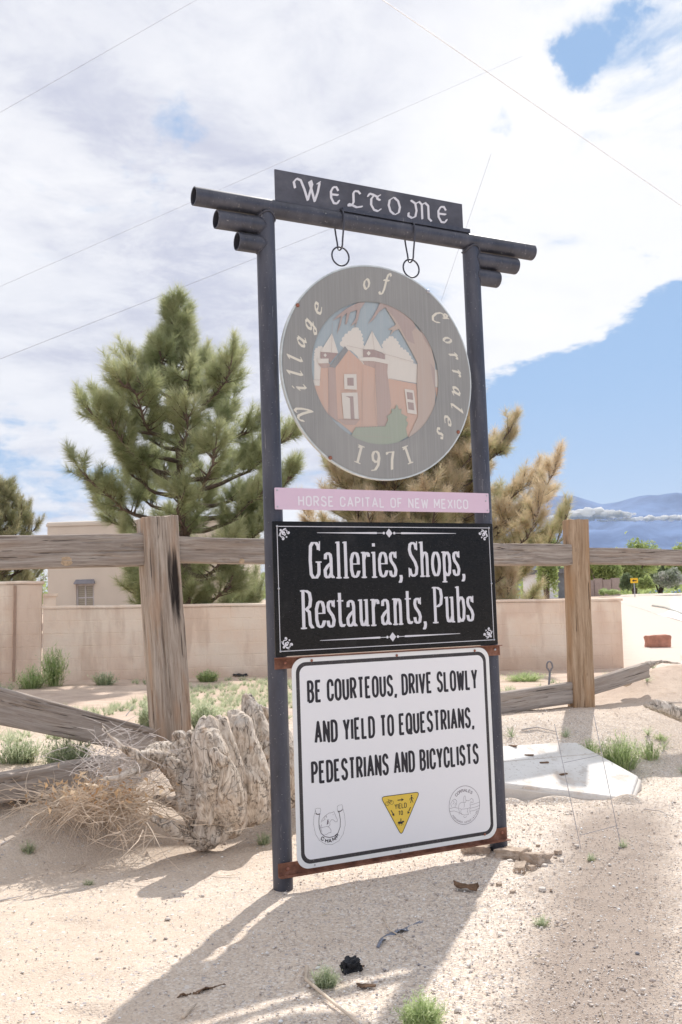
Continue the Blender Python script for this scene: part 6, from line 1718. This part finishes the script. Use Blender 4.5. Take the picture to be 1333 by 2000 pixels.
# broken crust at the foot of the right post
for i, (px_, py_, w_, d_, h_, lab) in enumerate(((930, 1664, .13, .10, .045, 'flat broken crust left of the right steel post foot'), (1000, 1672, .16, .12, .05, 'wide broken crust slab at the right steel post foot'), (1046, 1684, .13, .09, .055, 'rightmost thick broken crust piece with an undercut edge'), (962, 1650, .09, .08, .035, 'small crust piece behind the others at the right post foot'), (1016, 1694, .08, .05, .03, 'small crust lump in front of the wide slab'))):
    g = ground_at(px_, py_, 0.0); q = rough_box('crust_chunk', w_, d_, h_, M['asphalt_chunk'], i * 3 + 2, 9, .07); q.location = (g.x, g.y, g.z - .015); q.rotation_euler = (.1 * (i % 3 - 1), .12, i * 1.1); tag(q, lab, 'rock')
rr = random.Random(5)
for i in range(26):
    px_ = rr.gauss(1030, 45); py_ = rr.gauss(1680, 26); g = ground_at(px_, py_, 0.0); s0 = rr.uniform(.010, .026)
    q = rough_box('small_stone', s0 * 1.3, s0, s0 * .7, M['asphalt_chunk'] if i % 3 else M['concrete_edge'], i, 4, .08); q.location = (g.x, g.y, g.z - .002); q.rotation_euler = (0, 0, rr.uniform(0, 6)); tag(q, 'small pale stone among the broken crust at the right post foot', 'stone', 'stones by the right post foot')
for (mx0, my0, rx_, ry_, hh_) in ((1080, 1566, .26, .06, .035), (1225, 1566, .14, .09, .05), (1000, 1568, .12, .05, .03)):
    p = ground_at(mx0, my0); mound(p.x, p.y, rx_, ry_, hh_)
# bark scrap, rubber scrap, strip, sticks
def crumple(name, px_, py_, L, w_, h_, mt, label, seed, rz):
    g = ground_at(px_, py_, 0.0); n, m_ = 16, 9; V = []; 
    for i in range(n):
        for j in range(m_):
            u, v = i / (n - 1) - .5, j / (m_ - 1) - .5; k = mnoise.noise(Vector((u * 5 + seed, v * 4, 0)))
            V.append((u * L * (1 + .2 * k), v * w_ * (1 - 1.2 * abs(u)) * (1 + .4 * k), h_ * (.5 + .6 * mnoise.noise(Vector((u * 2.6, v * 3 + seed, 3)))) * (1 - abs(v))))
    idx = np.arange(n * m_).reshape(n, m_); Fq = np.stack([idx[:-1, :-1].ravel(), idx[1:, :-1].ravel(), idx[1:, 1:].ravel(), idx[:-1, 1:].ravel()], 1)
    o = link(name, np_mesh(name, V, Fq), mt, smooth=True); sd_ = o.modifiers.new('thickness', 'SOLIDIFY'); sd_.thickness = .004
    o.location = (g.x, g.y, g.z + .006); o.rotation_euler = (0, 0, rz); tag(o, label, 'debris'); return o
crumple('bark_scrap', 911, 1740, .12, .055, .05, M['bark_scrap'], 'curled brown bark scrap at the shadow edge below the sign', 3, -.75)
g = ground_at(683, 1896); q = rough_box('rubber_scrap', .058, .045, .040, M['black_scrap'], 7, 8, .16); q.location = (g.x, g.y, g.z - .006); q.rotation_euler = (.2, .1, .5); tag(q, 'crumpled black rubber scrap in the shadow', 'debris')
crumple('bark_crumb', 706, 1892, .022, .012, .01, M['bark_scrap'], 'tiny brown crumb beside the black scrap', 9, .2)
crumple('cracked_clod', 716, 1930, .06, .03, .014, M['bark_scrap'], 'small dark earth clod right of the grey green weed', 12, -.2)
def strip(name, pxs, wd, mt, label, cat, lift=.004, serr=0):
    pts = [ground_at(a_, b_, 0.0) for a_, b_ in pxs]; n = 26; V = []; F_ = []
    for i in range(n):
        t = i / (n - 1) * (len(pts) - 1); k = min(int(t), len(pts) - 2); p = pts[k].lerp(pts[k + 1], t - k); d = (pts[k + 1] - pts[k]).normalized(); s_ = Vector((-d.y, d.x, 0))
        ww = wd * (.35 + .65 * math.sin(math.pi * min(1, (1 - i / (n - 1)) * .9 + .08))) * (1 + (serr * (i % 2)))
        V += [(p + s_ * ww * .5) + Vector((0, 0, lift)), (p - s_ * ww * .5) + Vector((0, 0, lift + .012 * math.sin(i * .5)))]
    for i in range(n - 1): F_.append((2 * i, 2 * i + 1, 2 * i + 3, 2 * i + 2))
    o = link(name, np_mesh(name, V, F_), mt); sd_ = o.modifiers.new('thickness', 'SOLIDIFY'); sd_.thickness = .003; tag(o, label, cat); return o
strip('plastic_strip', [(738, 1852), (748, 1836), (768, 1824), (790, 1818), (824, 1801)], .028, M['blue_scrap'], 'curved blue grey plastic strip in the shadow below the sign', 'debris')
strip('cut_strap', [(346, 1950), (385, 1940), (440, 1923)], .010, M['bark_scrap'], 'thin toothed brown strap half buried in the shadow edge', 'debris', .003, 1.2)
def stick(pxs, r0, label, mt='twig', z0=0.0):
    mb = MB(); pts = [ground_at(a_, b_, z0) + Vector((0, 0, r0 + .002 + (.006 if 0 < i < len(pxs) - 1 else 0))) for i, (a_, b_) in enumerate(pxs)]
    mb.tube(pts, [r0 * (1 - .6 * i / max(1, len(pts) - 1)) for i in range(len(pts))], 6); o = mb.build('stick', M[mt], None, True); tag(o, label, 'stick'); return o
stick([(600, 1893), (598, 1922), (640, 1958), (690, 2000), (720, 2030)], .007, 'long pale curved root stick running off the bottom edge')
stick([(357, 1992), (385, 1965)], .006, 'short tan stick near the bottom edge in the shadow')
stick([(748, 1796), (762, 1822), (790, 1838), (812, 1856)], .003, 'thin pale stalk lying across the blue grey strip')
stick([(0, 1762), (45, 1752)], .004, 'dark twig at the left edge on open sand', 'twig_grey')
stick([(2, 1652), (28, 1638)], .004, 'dark twig at the left edge in the rail shadow', 'twig_grey')
stick([(140, 1706), (168, 1692)], .003, 'short thin twig on open sand left of the sign')
stick([(1020, 1428), (1050, 1424), (1088, 1432)], .007, 'dark dry stick on the sand between the pad and the right post', 'twig_grey', .3)
stick([(1258, 1582), (1290, 1588), (1318, 1600)], .004, 'thin twig by the crack at the right', 'twig_grey', .0)
# scrap heap by the wall
for (px_, py_, lab) in ((443, 1318, 'black plastic scrap lying at the wall foot'), (470, 1322, 'smaller black plastic scrap right of the first at the wall foot')):
    o = crumple('plastic_scrap', px_, py_, .24, .14, .09, M['black_scrap'], lab, px_, .3)

# wire stake ------------------------------------------------------------------
g1 = ground_at(1134.6, 1656, 0.0); g2 = ground_at(1213.5, 1655, 0.0)
ws = empty('wire_stake', g1); tag(ws, 'thin galvanised wire ladder stake standing in the gravel right of the sign', 'wire stake')
def on(px_, py_, g): d = ray(px_, py_); return Vector(_C + d * (g.y / d[1]))
t1, t2 = on(1083.5, 1414, g1), on(1160, 1396, g2)
for a_, b_ in ((g1, t1), (g2, t2)):
    mb = MB(); mb.tube([a_ - g1 - (b_ - a_) * .08, b_ - g1],   .0016, 6); mb.build('leg', M['wire'], ws)
for (pa, pb) in (((1101.4, 1489.8), (1177.8, 1473.6)), ((1132.3, 1631.8), (1207, 1612.3))):
    a_, b_ = on(*pa, g1), on(*pb, g2); mb = MB(); mb.tube([a_ - g1, b_ - g1],   .0016, 6); mb.build('cross_bar', M['wire'], ws)
# shovel handle ----------------------------------------------------------------
SHY = 9.9; sb, stp = at_y(1069, 1336, SHY), at_y(1074.5, 1313, SHY)
sh = empty('shovel_handle', (sb.x, SHY, sb.z)); tag(sh, 'grey D shaped shovel handle sticking up from the dirt left of the right post', 'shovel')
mb = MB(); mb.tube([Vector((0, 0, -.15)), stp - sb], .011, 8); mb.build('shaft', M['shovel'], sh, True)
mb = MB(); c0 = stp - sb; tl_ = (stp - sb).normalized()
lp = [Vector((.028 * math.cos(a_) * (1 if math.sin(a_) > -.3 else .6), 0, .055 + .05 * math.sin(a_))) for a_ in np.linspace(-math.pi / 2, 1.5 * math.pi, 25)[:-1]]
mb.tube([c0 + l for l in lp], .0085, 8, closed=True); mb.build('grip', M['shovel'], sh, True)

# air ----------------------------------------------------------------------------
HAZE = True
if HAZE:
    mb = MB(); mb.box(-9500, 12500, -80, 11900, -40, 1150)
    hm = bpy.data.materials.new('haze'); hm.use_nodes = True; nt = hm.node_tree
    for n_ in list(nt.nodes):
        if n_.type != 'OUTPUT_MATERIAL': nt.nodes.remove(n_)
    pv = nt.nodes.new('ShaderNodeVolumePrincipled'); pv.inputs['Color'].default_value = (.80, .88, 1, 1); pv.inputs['Density'].default_value = .000032; pv.inputs['Anisotropy'].default_value = .3
    nt.links.new(pv.outputs[0], nt.nodes['Material Output'].inputs['Volume'])
    o = mb.build('haze', hm); tag(o, kind='stuff')
